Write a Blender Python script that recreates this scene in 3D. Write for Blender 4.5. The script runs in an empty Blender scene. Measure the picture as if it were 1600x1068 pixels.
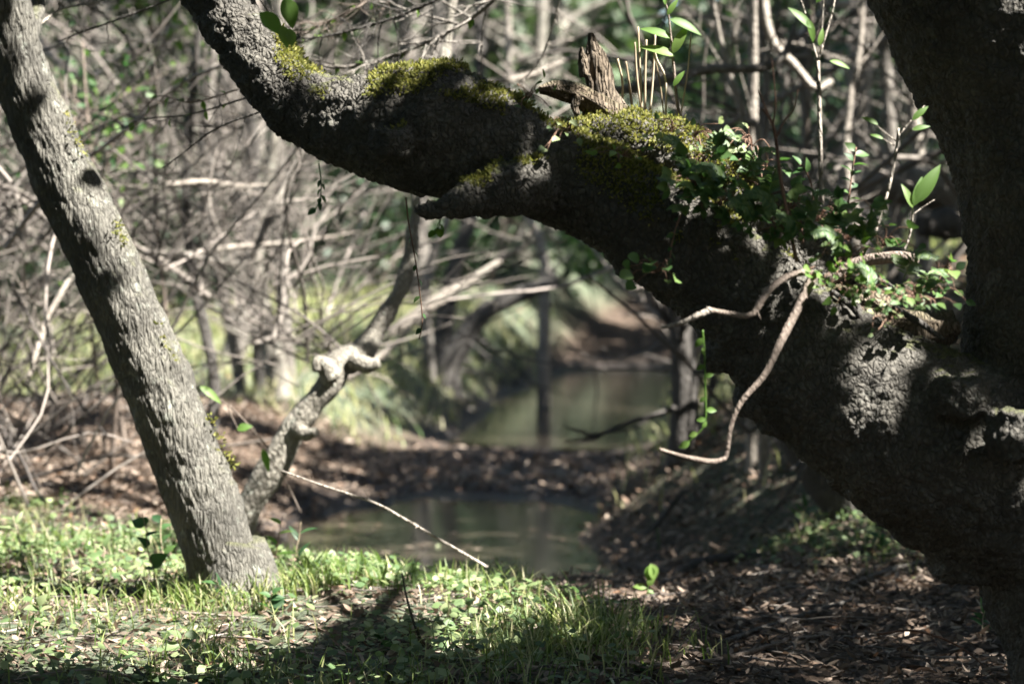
import bpy, math, random
import numpy as np
from mathutils import Vector, Matrix

rng = np.random.default_rng(11)
random.seed(11)
scene = bpy.context.scene
COL = scene.collection

# ------------------------------------------------------------------ camera, sky, sun, exposure
LENS, CAM_Z, TILT = 85.0, 1.0, 0.0355
K = 36.0 / LENS / 1600.0
cam_data = bpy.data.cameras.new('camera')
cam_data.lens = LENS
cam_data.sensor_width = 36.0
cam_data.clip_start = 0.05
cam_data.clip_end = 400.0
cam_data.dof.use_dof = True
cam_data.dof.focus_distance = 5.6
cam_data.dof.aperture_fstop = 3.3
cam_data.dof.aperture_blades = 9
cam = bpy.data.objects.new('camera', cam_data)
COL.objects.link(cam)
cam.location = (0, 0, CAM_Z)
cam.rotation_euler = (math.pi / 2 - math.atan(TILT), 0, 0)
scene.camera = cam

SUN = Vector((0.54, -0.25, 0.79)).normalized()
world = bpy.data.worlds.new('World')
scene.world = world
world.use_nodes = True
wn = world.node_tree
wn.nodes.clear()
sky = wn.nodes.new('ShaderNodeTexSky')
sky.sky_type = 'NISHITA'
sky.sun_disc = False
sky.sun_elevation = math.asin(SUN.z)
sky.sun_rotation = math.atan2(SUN.x, SUN.y)
bg = wn.nodes.new('ShaderNodeBackground')
bg.inputs['Strength'].default_value = 0.05
wo = wn.nodes.new('ShaderNodeOutputWorld')
wn.links.new(sky.outputs[0], bg.inputs[0])
wn.links.new(bg.outputs[0], wo.inputs[0])

sd = bpy.data.lights.new('sun', 'SUN')
sd.energy = 5.0
sd.angle = math.radians(0.5)
sd.color = (1.0, 0.965, 0.90)
sun = bpy.data.objects.new('sun', sd)
COL.objects.link(sun)
sun.rotation_euler = SUN.to_track_quat('Z', 'Y').to_euler()
sun.location = (6, -4, 9)

vs = scene.view_settings
vs.view_transform = 'Standard'
vs.look = 'None'
vs.exposure = 2.85
vs.gamma = 1.0
vs.use_curve_mapping = False
scene.cycles.max_bounces = 5
scene.cycles.diffuse_bounces = 3
scene.cycles.glossy_bounces = 2
scene.cycles.transmission_bounces = 2
scene.cycles.transparent_max_bounces = 4
scene.cycles.sample_clamp_indirect = 4.0

CAMP = np.array([0, 0, CAM_Z])
ct, st = math.cos(math.atan(TILT)), math.sin(math.atan(TILT))
FWD, UP, RIGHT = np.array([0, ct, -st]), np.array([0, st, ct]), np.array([1.0, 0, 0])


def ray(px, py):
    return FWD + (px - 800) * K * RIGHT + (534 - py) * K * UP


def P(px, py, d):
    return CAMP + d * ray(px, py)


def PP(pts, d0, d1=None):
    """pixel polyline (px, py) at depths from d0 to d1 -> world points"""
    d1 = d0 if d1 is None else d1
    n = len(pts)
    return np.array([P(p[0], p[1], p[2] if len(p) > 2 else d0 + (d1 - d0) * i / max(1, n - 1)) for i, p in enumerate(pts)])


# ------------------------------------------------------------------ noise
def _h(i, j, k, s=0):
    n = (i.astype(np.int64) * 73856093) ^ (j.astype(np.int64) * 19349663) ^ (k.astype(np.int64) * 83492791) ^ (s * 2654435761)
    n = n & 0xffffffff
    n = ((n >> 16) ^ n) * 0x45d9f3b & 0xffffffff
    n = ((n >> 16) ^ n) * 0x45d9f3b & 0xffffffff
    n = (n >> 16) ^ n
    return (n & 0xffffff) / float(0xffffff)


def vnoise(p, s=0):
    f = np.floor(p)
    t = p - f
    t = t * t * (3 - 2 * t)
    i = f.astype(np.int64)
    out = 0
    for a in (0, 1):
        for b in (0, 1):
            for c in (0, 1):
                w = (t[:, 0] if a else 1 - t[:, 0]) * (t[:, 1] if b else 1 - t[:, 1]) * (t[:, 2] if c else 1 - t[:, 2])
                out = out + w * _h(i[:, 0] + a, i[:, 1] + b, i[:, 2] + c, s)
    return out * 2 - 1


def fbm(p, octv=4, s=0):
    o, a, tot = 0, 1.0, 0
    for q in range(octv):
        o = o + a * vnoise(p, s + q)
        tot += a
        a *= 0.5
        p = p * 2.03 + 7.1
    return o / tot


def voro(p, s=0):
    f = np.floor(p).astype(np.int64)
    d1 = np.full(len(p), 9.0)
    d2 = np.full(len(p), 9.0)
    for a in (-1, 0, 1):
        for b in (-1, 0, 1):
            for c in (-1, 0, 1):
                g = f + np.array([a, b, c])
                q = g + np.stack([_h(g[:, 0], g[:, 1], g[:, 2], s + m) for m in (1, 2, 3)], 1)
                d = np.linalg.norm(q - p, axis=1)
                d2 = np.where(d < d1, d1, np.minimum(d2, d))
                d1 = np.minimum(d1, d)
    return d1, d2


def sstep(t):
    t = np.clip(t, 0, 1)
    return t * t * (3 - 2 * t)


def unit(v):
    return v / np.maximum(np.linalg.norm(v, axis=-1, keepdims=True), 1e-9)


# ------------------------------------------------------------------ mesh building
def resample(path, n, rad=None):
    """Catmull-Rom through the points"""
    path = np.asarray(path, float)
    m = len(path)
    ext = np.vstack([2 * path[0] - path[1], path, 2 * path[-1] - path[-2]])
    seg = np.linalg.norm(np.diff(path, axis=0), axis=1)
    cum = np.concatenate([[0], np.cumsum(seg)])
    t = np.linspace(0, cum[-1], n)
    i = np.clip(np.searchsorted(cum, t, side='right') - 1, 0, m - 2)
    u = ((t - cum[i]) / np.maximum(seg[i], 1e-9))[:, None]
    p0, p1, p2, p3 = ext[i], ext[i + 1], ext[i + 2], ext[i + 3]
    out = 0.5 * ((2 * p1) + (-p0 + p2) * u + (2 * p0 - 5 * p1 + 4 * p2 - p3) * u ** 2 + (-p0 + 3 * p1 - 3 * p2 + p3) * u ** 3)
    if rad is None:
        return out
    return out, np.interp(t, cum, np.asarray(rad, float))


class MB:
    def __init__(self):
        self.v, self.q, self.t, self.r, self.n = [], [], [], [], 0

    def add(self, v, quads=None, tris=None, rnd=0.5):
        v = np.asarray(v, float).reshape(-1, 3)
        self.v.append(v)
        self.r.append(np.full(len(v), rnd) if np.isscalar(rnd) else np.asarray(rnd, float))
        if quads is not None and len(quads):
            self.q.append(np.asarray(quads, np.int64).reshape(-1, 4) + self.n)
        if tris is not None and len(tris):
            self.t.append(np.asarray(tris, np.int64).reshape(-1, 3) + self.n)
        self.n += len(v)

    def tube(self, path, rad, sides=6, n=None, rnd=0.5, cap=True, disp=None):
        if n is None:
            n = max(3, len(path) * 3)
        if np.isscalar(rad):
            rad = [rad, rad * 0.6]
        if len(rad) != len(path):
            rad = np.interp(np.linspace(0, 1, len(path)), np.linspace(0, 1, len(rad)), rad)
        p, r = resample(path, n, rad)
        tg = unit(np.gradient(p, axis=0))
        a = np.array([0, 0, 1.0]) if abs(tg[0][2]) < 0.9 else np.array([1.0, 0, 0])
        x = np.cross(tg[0], a)
        x /= np.linalg.norm(x)
        X = np.zeros_like(p)
        for i in range(n):
            x = x - tg[i] * np.dot(x, tg[i])
            x /= max(np.linalg.norm(x), 1e-9)
            X[i] = x
        Y = np.cross(tg, X)
        ang = np.linspace(0, 2 * math.pi, sides, endpoint=False)
        d = X[:, None] * np.cos(ang)[None, :, None] + Y[:, None] * np.sin(ang)[None, :, None]
        R = r[:, None] * np.ones(sides)[None]
        if disp is not None:
            R = R + disp(p, r, ang, d)
        v = (p[:, None] + d * R[..., None]).reshape(-1, 3)
        i = np.arange(n - 1)[:, None] * sides
        j = np.arange(sides)[None]
        j2 = (j + 1) % sides
        q = np.stack([i + j, i + j2, i + sides + j2, i + sides + j], -1).reshape(-1, 4)
        tris = None
        if cap:
            v = np.vstack([v, p[0], p[-1]])
            b = n * sides
            jj = np.arange(sides)
            tris = np.vstack([np.stack([np.full(sides, b), (jj + 1) % sides, jj], 1),
                              np.stack([np.full(sides, b + 1), (n - 1) * sides + jj, (n - 1) * sides + (jj + 1) % sides], 1)])
        self.add(v, q, tris, rnd)

    def leaves(self, pos, dr, nr, L, W, bend=0.15, rnd=None, rib=False):
        """many leaf blades at once; rib gives a folded midrib"""
        m = len(pos)
        dr = unit(dr)
        sd_ = unit(np.cross(dr, nr))
        nr = np.cross(sd_, dr)
        L = np.broadcast_to(L, (m,))[:, None]
        W = np.broadcast_to(W, (m,))[:, None]
        B = np.broadcast_to(bend, (m,))[:, None] * L
        rnd = rng.random(m) if rnd is None else np.broadcast_to(rnd, (m,))

        def pt(u, w, lift=0.0):
            return pos + dr * L * u + sd_ * W * w - nr * B * (u * u) + nr * W * lift
        if rib:
            vv = [pt(0, 0), pt(.3, -.42, .12), pt(.3, 0), pt(.3, .42, .12), pt(.68, -.36, .1), pt(.7, 0), pt(.68, .36, .1), pt(1, 0)]
            q = [[1, 2, 5, 4], [2, 3, 6, 5]]
            t = [[0, 2, 1], [0, 3, 2], [4, 5, 7], [5, 6, 7]]
        else:
            vv = [pt(0, 0), pt(.35, -.5), pt(.35, .5), pt(.72, -.38), pt(.72, .38), pt(1, 0)]
            q = [[1, 2, 4, 3]]
            t = [[0, 2, 1], [3, 4, 5]]
        c = len(vv)
        v = np.stack(vv, 1).reshape(-1, 3)
        off = (np.arange(m) * c)[:, None, None]
        self.add(v, (np.array(q)[None] + off).reshape(-1, 4), (np.array(t)[None] + off).reshape(-1, 3), np.repeat(rnd, c))

    def blades(self, pos, dr, H, W, lean, rnd=None):
        m = len(pos)
        H = np.broadcast_to(H, (m,))[:, None]
        W = np.broadcast_to(W, (m,))[:, None]
        lean = np.broadcast_to(lean, (m,))[:, None]
        dr = unit(dr)
        up = np.array([0, 0, 1.0])[None]
        sd_ = unit(np.cross(dr, np.broadcast_to(up, dr.shape)))
        rnd = rng.random(m) if rnd is None else rnd
        vv = []
        for u, w in ((0, 1), (.4, .9), (.75, .6)):
            c = pos + up * H * u * (1 - .35 * lean * u) + dr * H * lean * u * u
            vv += [c - sd_ * W * w * .5, c + sd_ * W * w * .5]
        vv.append(pos + up * H * (1 - .35 * lean) + dr * H * lean)
        v = np.stack(vv, 1).reshape(-1, 3)
        off = (np.arange(m) * 7)[:, None, None]
        self.add(v, (np.array([[0, 1, 3, 2], [2, 3, 5, 4]])[None] + off).reshape(-1, 4),
                 (np.array([[4, 5, 6]])[None] + off).reshape(-1, 3), np.repeat(rnd, 7))

    def mesh(self, name, origin=(0, 0, 0), smooth=True):
        v = np.vstack(self.v) - np.asarray(origin, float)
        q = np.vstack(self.q) if self.q else np.zeros((0, 4), np.int64)
        t = np.vstack(self.t) if self.t else np.zeros((0, 3), np.int64)
        me = bpy.data.meshes.new(name)
        me.vertices.add(len(v))
        me.vertices.foreach_set('co', v.astype(np.float32).ravel())
        me.loops.add(q.size + t.size)
        me.loops.foreach_set('vertex_index', np.concatenate([q.ravel(), t.ravel()]).astype(np.int32))
        me.polygons.add(len(q) + len(t))
        me.polygons.foreach_set('loop_start', np.concatenate([np.arange(len(q)) * 4, q.size + np.arange(len(t)) * 3]).astype(np.int32))
        me.update(calc_edges=True)
        if smooth:
            me.polygons.foreach_set('use_smooth', np.ones(len(me.polygons), bool))
        at = me.attributes.new('tint', 'FLOAT', 'POINT')
        at.data.foreach_set('value', np.concatenate(self.r).astype(np.float32))
        return me

    def build(self, name, mat, parent=None, smooth=True, origin=None):
        o0 = tuple(parent.matrix_world.translation) if False else ((0, 0, 0) if parent is None else tuple(WLOC[parent.name]))
        if parent is None and origin is not None:
            o0 = tuple(origin)
        me = self.mesh(name, o0, smooth)
        me.materials.append(mat)
        o = bpy.data.objects.new(name, me)
        COL.objects.link(o)
        if parent is not None:
            o.parent = parent
        else:
            o.location = o0
        WLOC[o.name] = np.array(o0, float)
        return o


WLOC = {}


def tag(o, label=None, cat=None, group=None, kind=None):
    if label:
        o['label'] = label
    if cat:
        o['category'] = cat
    if group:
        o['group'] = group
    if kind:
        o['kind'] = kind
    return o


def thing(name, loc, label, cat, group=None):
    o = bpy.data.objects.new(name, None)
    o.empty_display_size = 0.05
    COL.objects.link(o)
    o.location = tuple(loc)
    WLOC[o.name] = np.array(loc, float)
    return tag(o, label, cat, group)


# ------------------------------------------------------------------ materials
class NT:
    def __init__(self, name):
        self.m = bpy.data.materials.new(name)
        self.m.use_nodes = True
        self.t = self.m.node_tree
        self.t.nodes.clear()
        self.out = self.n('ShaderNodeOutputMaterial')

    def n(self, typ, **kw):
        nd = self.t.nodes.new(typ)
        for k, v in kw.items():
            setattr(nd, k, v)
        return nd

    def l(self, a, b):
        self.t.links.new(a, b)

    def val(self, sock, v):
        if hasattr(v, 'is_output') or isinstance(v, bpy.types.NodeSocket):
            self.l(v, sock)
        else:
            sock.default_value = v

    def noise(self, scale, detail=4, rough=.55, vec=None, dist=0):
        nd = self.n('ShaderNodeTexNoise')
        nd.inputs['Scale'].default_value = scale
        nd.inputs['Detail'].default_value = detail
        nd.inputs['Roughness'].default_value = rough
        nd.inputs['Distortion'].default_value = dist
        if vec is not None:
            self.l(vec, nd.inputs['Vector'])
        return nd.outputs['Fac']

    def voro(self, scale, feature='DISTANCE_TO_EDGE', vec=None, out='Distance'):
        nd = self.n('ShaderNodeTexVoronoi', feature=feature)
        nd.inputs['Scale'].default_value = scale
        if vec is not None:
            self.l(vec, nd.inputs['Vector'])
        return nd.outputs[out]

    def ramp(self, fac, stops):
        nd = self.n('ShaderNodeValToRGB')
        e = nd.color_ramp.elements
        while len(e) < len(stops):
            e.new(0.5)
        for x, (p, c) in zip(e, stops):
            x.position = p
            x.color = (c, c, c, 1) if np.isscalar(c) else (*c, 1)
        self.l(fac, nd.inputs[0])
        return nd.outputs[0]

    def math(self, op, a, b=0.0, clamp=False):
        nd = self.n('ShaderNodeMath', operation=op, use_clamp=clamp)
        self.val(nd.inputs[0], a)
        self.val(nd.inputs[1], b)
        return nd.outputs[0]

    def mix(self, fac, a, b, mode='MIX'):
        nd = self.n('ShaderNodeMix', data_type='RGBA', blend_type=mode)
        self.val(nd.inputs[0], fac)
        self.val(nd.inputs[6], (*a, 1) if isinstance(a, tuple) else a)
        self.val(nd.inputs[7], (*b, 1) if isinstance(b, tuple) else b)
        return nd.outputs[2]

    def coord(self, which='Object', scale=(1, 1, 1)):
        tc = self.n('ShaderNodeTexCoord')
        mp = self.n('ShaderNodeMapping')
        mp.inputs['Scale'].default_value = scale
        self.l(tc.outputs[which], mp.inputs[0])
        return mp.outputs[0]

    def bump(self, h, strength=.6, dist=.01):
        nd = self.n('ShaderNodeBump')
        nd.inputs['Strength'].default_value = strength
        nd.inputs['Distance'].default_value = dist
        self.l(h, nd.inputs['Height'])
        return nd.outputs[0]

    def bsdf(self, col, rough=.85, normal=None, spec=.25, metallic=0):
        b = self.n('ShaderNodeBsdfPrincipled')
        self.val(b.inputs['Base Color'], (*col, 1) if isinstance(col, tuple) else col)
        self.val(b.inputs['Roughness'], rough)
        b.inputs['Specular IOR Level'].default_value = spec
        if normal is not None:
            self.l(normal, b.inputs['Normal'])
        return b.outputs[0]

    def done(self, sh):
        self.l(sh, self.out.inputs['Surface'])
        return self.m


def bark_mat(name, dark, light, scale=45.0, aniso=(1, 1, .6), moss=0.0, lichen=0.0, bump=.7, mosslow=.15):
    t = NT(name)
    co = t.coord('Object', aniso)
    dn = t.n('ShaderNodeTexNoise')
    dn.inputs['Scale'].default_value = scale * .9
    dn.inputs['Detail'].default_value = 3
    t.l(co, dn.inputs['Vector'])
    ds = t.n('ShaderNodeVectorMath', operation='SCALE')
    ds.inputs['Scale'].default_value = 1.1 / scale
    t.l(dn.outputs['Color'], ds.inputs[0])
    da = t.n('ShaderNodeVectorMath', operation='ADD')
    t.l(co, da.inputs[0])
    t.l(ds.outputs[0], da.inputs[1])
    crack = t.voro(scale * 1.25, vec=da.outputs[0])
    ck = t.ramp(crack, [(0.0, 0.0), (.16, .6), (.5, 1.0)])
    big = t.noise(6, 5, .6, t.coord('Object'))
    fine = t.noise(120, 3, .6, co)
    base = t.mix(t.ramp(big, [(.3, 0.0), (.7, 1.0)]), dark, light)
    base = t.mix(t.math('MULTIPLY', t.math('SUBTRACT', 1.0, ck), .4), base, tuple(c * .3 for c in dark))
    base = t.mix(t.math('MULTIPLY', fine, .35), base, tuple(c * .5 for c in dark))
    if lichen:
        ln = t.ramp(t.noise(22, 6, .7, t.coord('Object')), [(.58, 0.0), (.64, 1.0)])
        base = t.mix(t.math('MULTIPLY', ln, lichen), base, (.38, .40, .34))
    if moss:
        g = t.n('ShaderNodeNewGeometry')
        sx = t.n('ShaderNodeSeparateXYZ')
        t.l(g.outputs['Normal'], sx.inputs[0])
        up = t.math('ADD', sx.outputs[2], t.math('MULTIPLY', t.math('SUBTRACT', t.noise(9, 5, .65, t.coord('Object')), .5), 1.5))
        mk = t.ramp(up, [(mosslow, 0.0), (mosslow + .35, 1.0)])
        mc = t.ramp(t.noise(60, 3, .6, t.coord('Object')), [(.3, (.035, .038, .016)), (.7, (.10, .105, .035))])
        base = t.mix(t.math('MULTIPLY', mk, moss), base, mc)
    h = t.math('ADD', t.math('MULTIPLY', ck, .8), t.math('MULTIPLY', fine, .5))
    h = t.math('ADD', h, t.math('MULTIPLY', t.noise(scale * .6, 4, .6, co), .8))
    return t.done(t.bsdf(base, .82, t.bump(h, bump, .012), .25))


def leaf_mat(name, stops, trans=.4, rough=.5, spec=.35):
    t = NT(name)
    a = t.n('ShaderNodeAttribute', attribute_name='tint')
    oi = t.n('ShaderNodeObjectInfo')
    f = t.math('FRACT', t.math('ADD', a.outputs['Fac'], oi.outputs['Random']))
    c = t.ramp(f, stops)
    c = t.mix(t.math('MULTIPLY', t.noise(90, 3, .6, t.coord('Object')), .35), c, tuple(x * .5 for x in stops[0][1]))
    b = t.bsdf(c, rough, None, spec)
    tr = t.n('ShaderNodeBsdfTranslucent')
    br = t.n('ShaderNodeHueSaturation')
    br.inputs['Saturation'].default_value = 1.15
    br.inputs['Value'].default_value = 1.5
    t.l(c, br.inputs['Color'])
    t.l(br.outputs[0], tr.inputs[0])
    mx = t.n('ShaderNodeMixShader')
    mx.inputs[0].default_value = trans
    t.l(b, mx.inputs[1])
    t.l(tr.outputs[0], mx.inputs[2])
    return t.done(mx.outputs[0])


M = {}
M['old_bark'] = bark_mat('old_bark', (.058, .053, .046), (.135, .125, .105), 62, (1, 1, .75), moss=.8, lichen=.1, bump=.8, mosslow=.85)
M['lean_bark'] = bark_mat('lean_bark', (.062, .058, .05), (.17, .16, .135), 75, (1, 1, .16), moss=.55, lichen=.25, bump=.75, mosslow=.45)
M['dark_bark'] = bark_mat('dark_bark', (.05, .045, .04), (.11, .10, .09), 40, (1, 1, .4))
M['grey_bark'] = bark_mat('grey_bark', (.12, .105, .09), (.27, .245, .215), 40, (1, 1, .4), lichen=.2)
M['pale_bark'] = bark_mat('pale_bark', (.22, .19, .16), (.42, .375, .32), 50, (1, 1, .4), lichen=.2)
M['lichen_bark'] = bark_mat('lichen_bark', (.10, .09, .075), (.38, .35, .29), 50, (1, 1, .5), lichen=.5)
M['rotten'] = bark_mat('rotten_wood', (.10, .075, .05), (.27, .22, .17), 40, (2, 2, .25), moss=.3, bump=1.0, mosslow=.5)
M['red_twig'] = bark_mat('red_twig_bark', (.13, .07, .05), (.27, .17, .12), 90, (1, 1, .4), bump=.3)
M['brown_twig'] = bark_mat('brown_twig_bark', (.125, .098, .08), (.28, .225, .185), 90, (1, 1, .4), bump=.4)


def twig_mat():
    t = NT('thicket_twig')
    a = t.n('ShaderNodeAttribute', attribute_name='tint')
    c = t.ramp(a.outputs['Fac'], [(0, (.05, .045, .042)), (.4, (.13, .115, .10)), (.75, (.21, .185, .16)), (1, (.36, .315, .28))])
    c = t.mix(t.math('MULTIPLY', t.noise(14, 4, .6, t.coord('Object')), .6), c, (.08, .065, .055))
    return t.done(t.bsdf(c, .8, None, .25))


M['twig'] = twig_mat()
M['leaf'] = leaf_mat('green_leaf', [(0, (.02, .055, .02)), (.5, (.04, .095, .03)), (1, (.08, .14, .04))], .35)
M['creeper_leaf'] = leaf_mat('creeper_leaf', [(0, (.045, .10, .032)), (.5, (.08, .145, .04)), (1, (.14, .20, .06))], .35)
M['bush_leaf'] = leaf_mat('bush_leaf', [(0, (.018, .038, .018)), (.5, (.03, .058, .024)), (1, (.06, .085, .035))], .25)
M['bright_leaf'] = leaf_mat('young_leaf', [(0, (.08, .15, .03)), (.5, (.11, .20, .04)), (1, (.16, .24, .06))], .5)
M['canopy'] = leaf_mat('crown_leaf', [(0, (.025, .05, .018)), (.5, (.045, .08, .025)), (1, (.09, .12, .04))], .25)
M['grass'] = leaf_mat('grass_blade', [(0, (.065, .11, .03)), (.4, (.13, .18, .05)), (.7, (.26, .285, .11)), (1, (.42, .385, .24))], .4)
M['cover'] = leaf_mat('ground_leaf', [(0, (.055, .10, .04)), (.5, (.145, .20, .08)), (1, (.29, .33, .17))], .35)
M['litter'] = leaf_mat('dead_leaf', [(0, (.04, .03, .024)), (.3, (.105, .075, .055)), (.65, (.22, .165, .125)), (.9, (.38, .31, .245)), (1, (.24, .13, .075))], .15, .7, .25)
M['moss'] = leaf_mat('moss_tuft', [(0, (.08, .09, .025)), (.5, (.17, .175, .05)), (1, (.30, .28, .10))], .4, .8, .1)
M['straw'] = leaf_mat('dry_stalk', [(0, (.22, .17, .11)), (.5, (.36, .29, .2)), (1, (.5, .43, .32))], .15, .7, .2)


def ground_mat():
    t = NT('forest_floor')
    co = t.coord('Object')
    v = t.n('ShaderNodeTexVoronoi', feature='F1')
    v.inputs['Scale'].default_value = 26
    v.inputs['Randomness'].default_value = 1
    wv = t.n('ShaderNodeVectorMath', operation='ADD')
    t.l(co, wv.inputs[0])
    nn = t.n('ShaderNodeTexNoise')
    nn.inputs['Scale'].default_value = 8
    sc = t.n('ShaderNodeVectorMath', operation='SCALE')
    sc.inputs['Scale'].default_value = .12
    t.l(nn.outputs['Color'], sc.inputs[0])
    t.l(sc.outputs[0], wv.inputs[1])
    t.l(wv.outputs[0], v.inputs['Vector'])
    sp = t.n('ShaderNodeSeparateColor')
    t.l(v.outputs['Color'], sp.inputs[0])
    leaf = t.ramp(sp.outputs[0], [(0, (.02, .014, .01)), (.4, (.06, .038, .025)), (.75, (.12, .08, .052)), (1, (.20, .14, .10))])
    soil = t.mix(t.noise(1.3, 5, .6, co), leaf, (.035, .025, .018))
    a = t.n('ShaderNodeAttribute', attribute_name='green')
    wt = t.n('ShaderNodeAttribute', attribute_name='wet')
    gm = t.math('MULTIPLY', a.outputs['Fac'], t.ramp(t.noise(3.5, 5, .65, co), [(.28, 0.0), (.5, 1.0)]), clamp=True)
    gr = t.ramp(t.noise(16, 5, .7, co), [(.3, (.04, .052, .032)), (.7, (.10, .118, .072))])
    c = t.mix(gm, soil, gr)
    c = t.mix(wt.outputs['Fac'], c, (.018, .014, .012))
    rough = t.math('SUBTRACT', .9, t.math('MULTIPLY', wt.outputs['Fac'], .5))
    h = t.math('ADD', v.outputs['Distance'], t.noise(40, 5, .7, co))
    return t.done(t.bsdf(c, rough, t.bump(h, .9, .03), .3))


def water_mat():
    t = NT('still_water')
    b = t.bsdf((.028, .023, .017), .12, t.bump(t.noise(2.2, 3, .5, t.coord('Object')), .05, .02), .75)
    return t.done(b)


# ------------------------------------------------------------------ terrain
WATER1, WATER2 = -0.41, -0.45


def ip(y, xs, vs_):
    return np.interp(y, xs, vs_)


def ground_z(x, y):
    x = np.asarray(x, float)
    y = np.asarray(y, float)
    xc = ip(y, [0, 6.6, 7.2, 8, 9, 12, 16, 20, 25, 35, 50, 80], [.9, .9, .7, .25, -.05, -.4, .0, .4, .75, 1.9, 4.5, 9])
    w = ip(y, [0, 6.6, 7.2, 8, 9, 12, 16, 19, 25, 35, 60], [.6, .6, .7, .95, 1.2, 1.05, 1.35, 1.2, 1.35, 1.3, 2])
    zf = ip(y, [0, 6.8, 7.4, 8, 9, 9.9, 13, 14.4, 17, 18.6, 29, 33, 45, 70, 120], [-.02, -.03, -.05, -.08, -.2, -.52, -.52, -.36, -.38, -.58, -.58, -.25, .4, 2.4, 12])
    hl = ip(y, [0, 5, 8, 14, 20, 30, 45, 70, 120], [0, 0, .02, .02, .12, .5, 1.2, 3.4, 14])
    hr = ip(y, [0, 5, 8, 10, 13, 16, 22, 30, 45, 70, 120], [0, 0, .06, .3, .85, 1.1, 1.2, 1.3, 1.9, 4, 15])
    s = sstep((x - xc - w * .6) / 2.7)
    bank = hl * (1 - s) + hr * s
    u = np.abs(x - xc) / w
    c = np.exp(-u ** 4)
    z = bank * (1 - c) + zf * c
    p = np.stack([x.ravel(), y.ravel(), np.zeros(x.size)], 1)
    far = 1 + .02 * np.abs(y)
    n = fbm(p * np.array([1.1, 1.1, 1]), 4).reshape(x.shape) * .05 + fbm(p * 4.0 + 3, 3, 5).reshape(x.shape) * .022
    return z + n * far


def gz(x, y):
    return float(ground_z(np.array([x]), np.array([y]))[0])


def green_amt(x, y):
    xc = ip(y, [0, 6.6, 7.2, 8, 9, 12, 16, 20, 25, 35, 50, 80], [.9, .9, .7, .25, -.05, -.4, .0, .4, .75, 1.9, 4.5, 9])
    near = sstep((xc - .45 - x) / .5) * sstep((9.8 - y) / 1.0)
    far = sstep((y - 15.5) / 2) * sstep((np.abs(x - xc) - .7) / .6)
    right = sstep((x - xc - .6) / .8) * sstep((y - 6.5) / 2.5) * .8
    return np.clip(np.maximum(np.maximum(near, far), right), 0, 1)


def hit(px, py, far=90.0):
    """where the view ray meets the ground"""
    d = np.concatenate([np.linspace(3.5, 20, 500), np.linspace(20.1, far, 500)])
    pts = CAMP[None] + d[:, None] * ray(px, py)[None]
    below = np.where(pts[:, 2] < ground_z(pts[:, 0], pts[:, 1]))[0]
    return pts[below[0]] if len(below) else pts[-1]


def build_ground():
    nx, ny = 420, 520
    u = np.linspace(-1, 1, nx)
    xs = np.sinh(u * 4.2) / np.sinh(4.2) * 60
    t = np.linspace(0, 1, ny)
    ys = -8 + 13.2 * (t / .08) * (t < .08) + (t >= .08) * (13.2 + (np.expm1((t - .08) / .92 * 3.4) / np.expm1(3.4)) * 115)
    X, Y = np.meshgrid(xs, ys)
    Z = ground_z(X, Y)
    mb = MB()
    i = np.arange(ny - 1)[:, None] * nx
    j = np.arange(nx - 1)[None]
    q = np.stack([i + j, i + j + 1, i + nx + j + 1, i + nx + j], -1).reshape(-1, 4)
    mb.add(np.stack([X, Y, Z], -1).reshape(-1, 3), q)
    o = mb.build('ground', ground_mat())
    me = o.data
    g = me.attributes.new('green', 'FLOAT', 'POINT')
    g.data.foreach_set('value', green_amt(X, Y).ravel().astype(np.float32))
    wl = np.where(Y < 16, WATER1, WATER2)
    wet = np.clip(1 - (Z - wl - .02) / .14, 0, 1) * (Y > 9) * (Y < 34)
    g = me.attributes.new('wet', 'FLOAT', 'POINT')
    g.data.foreach_set('value', wet.ravel().astype(np.float32))
    tag(o, kind='structure')


build_ground()
WM = water_mat()
for nm, x0, x1, y0, y1, z in (('puddle', -2.6, 1.6, 9.6, 14.2, WATER1), ('pool', -2.5, 4.5, 18, 33, WATER2)):
    mb = MB()
    n = 24
    a = np.linspace(0, 2 * math.pi, n, endpoint=False)
    cx, cy, rx, ry = (x0 + x1) / 2, (y0 + y1) / 2, (x1 - x0) / 2, (y1 - y0) / 2
    mb.add(np.vstack([[cx, cy, z], np.stack([cx + rx * np.cos(a), cy + ry * np.sin(a), np.full(n, z)], 1)]),
           None, [[0, 1 + k, 1 + (k + 1) % n] for k in range(n)])
    tag(mb.build(nm, WM, smooth=False), kind='structure')

# ------------------------------------------------------------------ the old tree with its great horizontal limb
D0 = 5.35


def limb_path(rows):
    """rows of (px, py, radius px, depth) -> world points and radii"""
    return np.array([P(a, b, d) for a, b, r, d in rows]), [r * K * d for a, b, r, d in rows]


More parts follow.
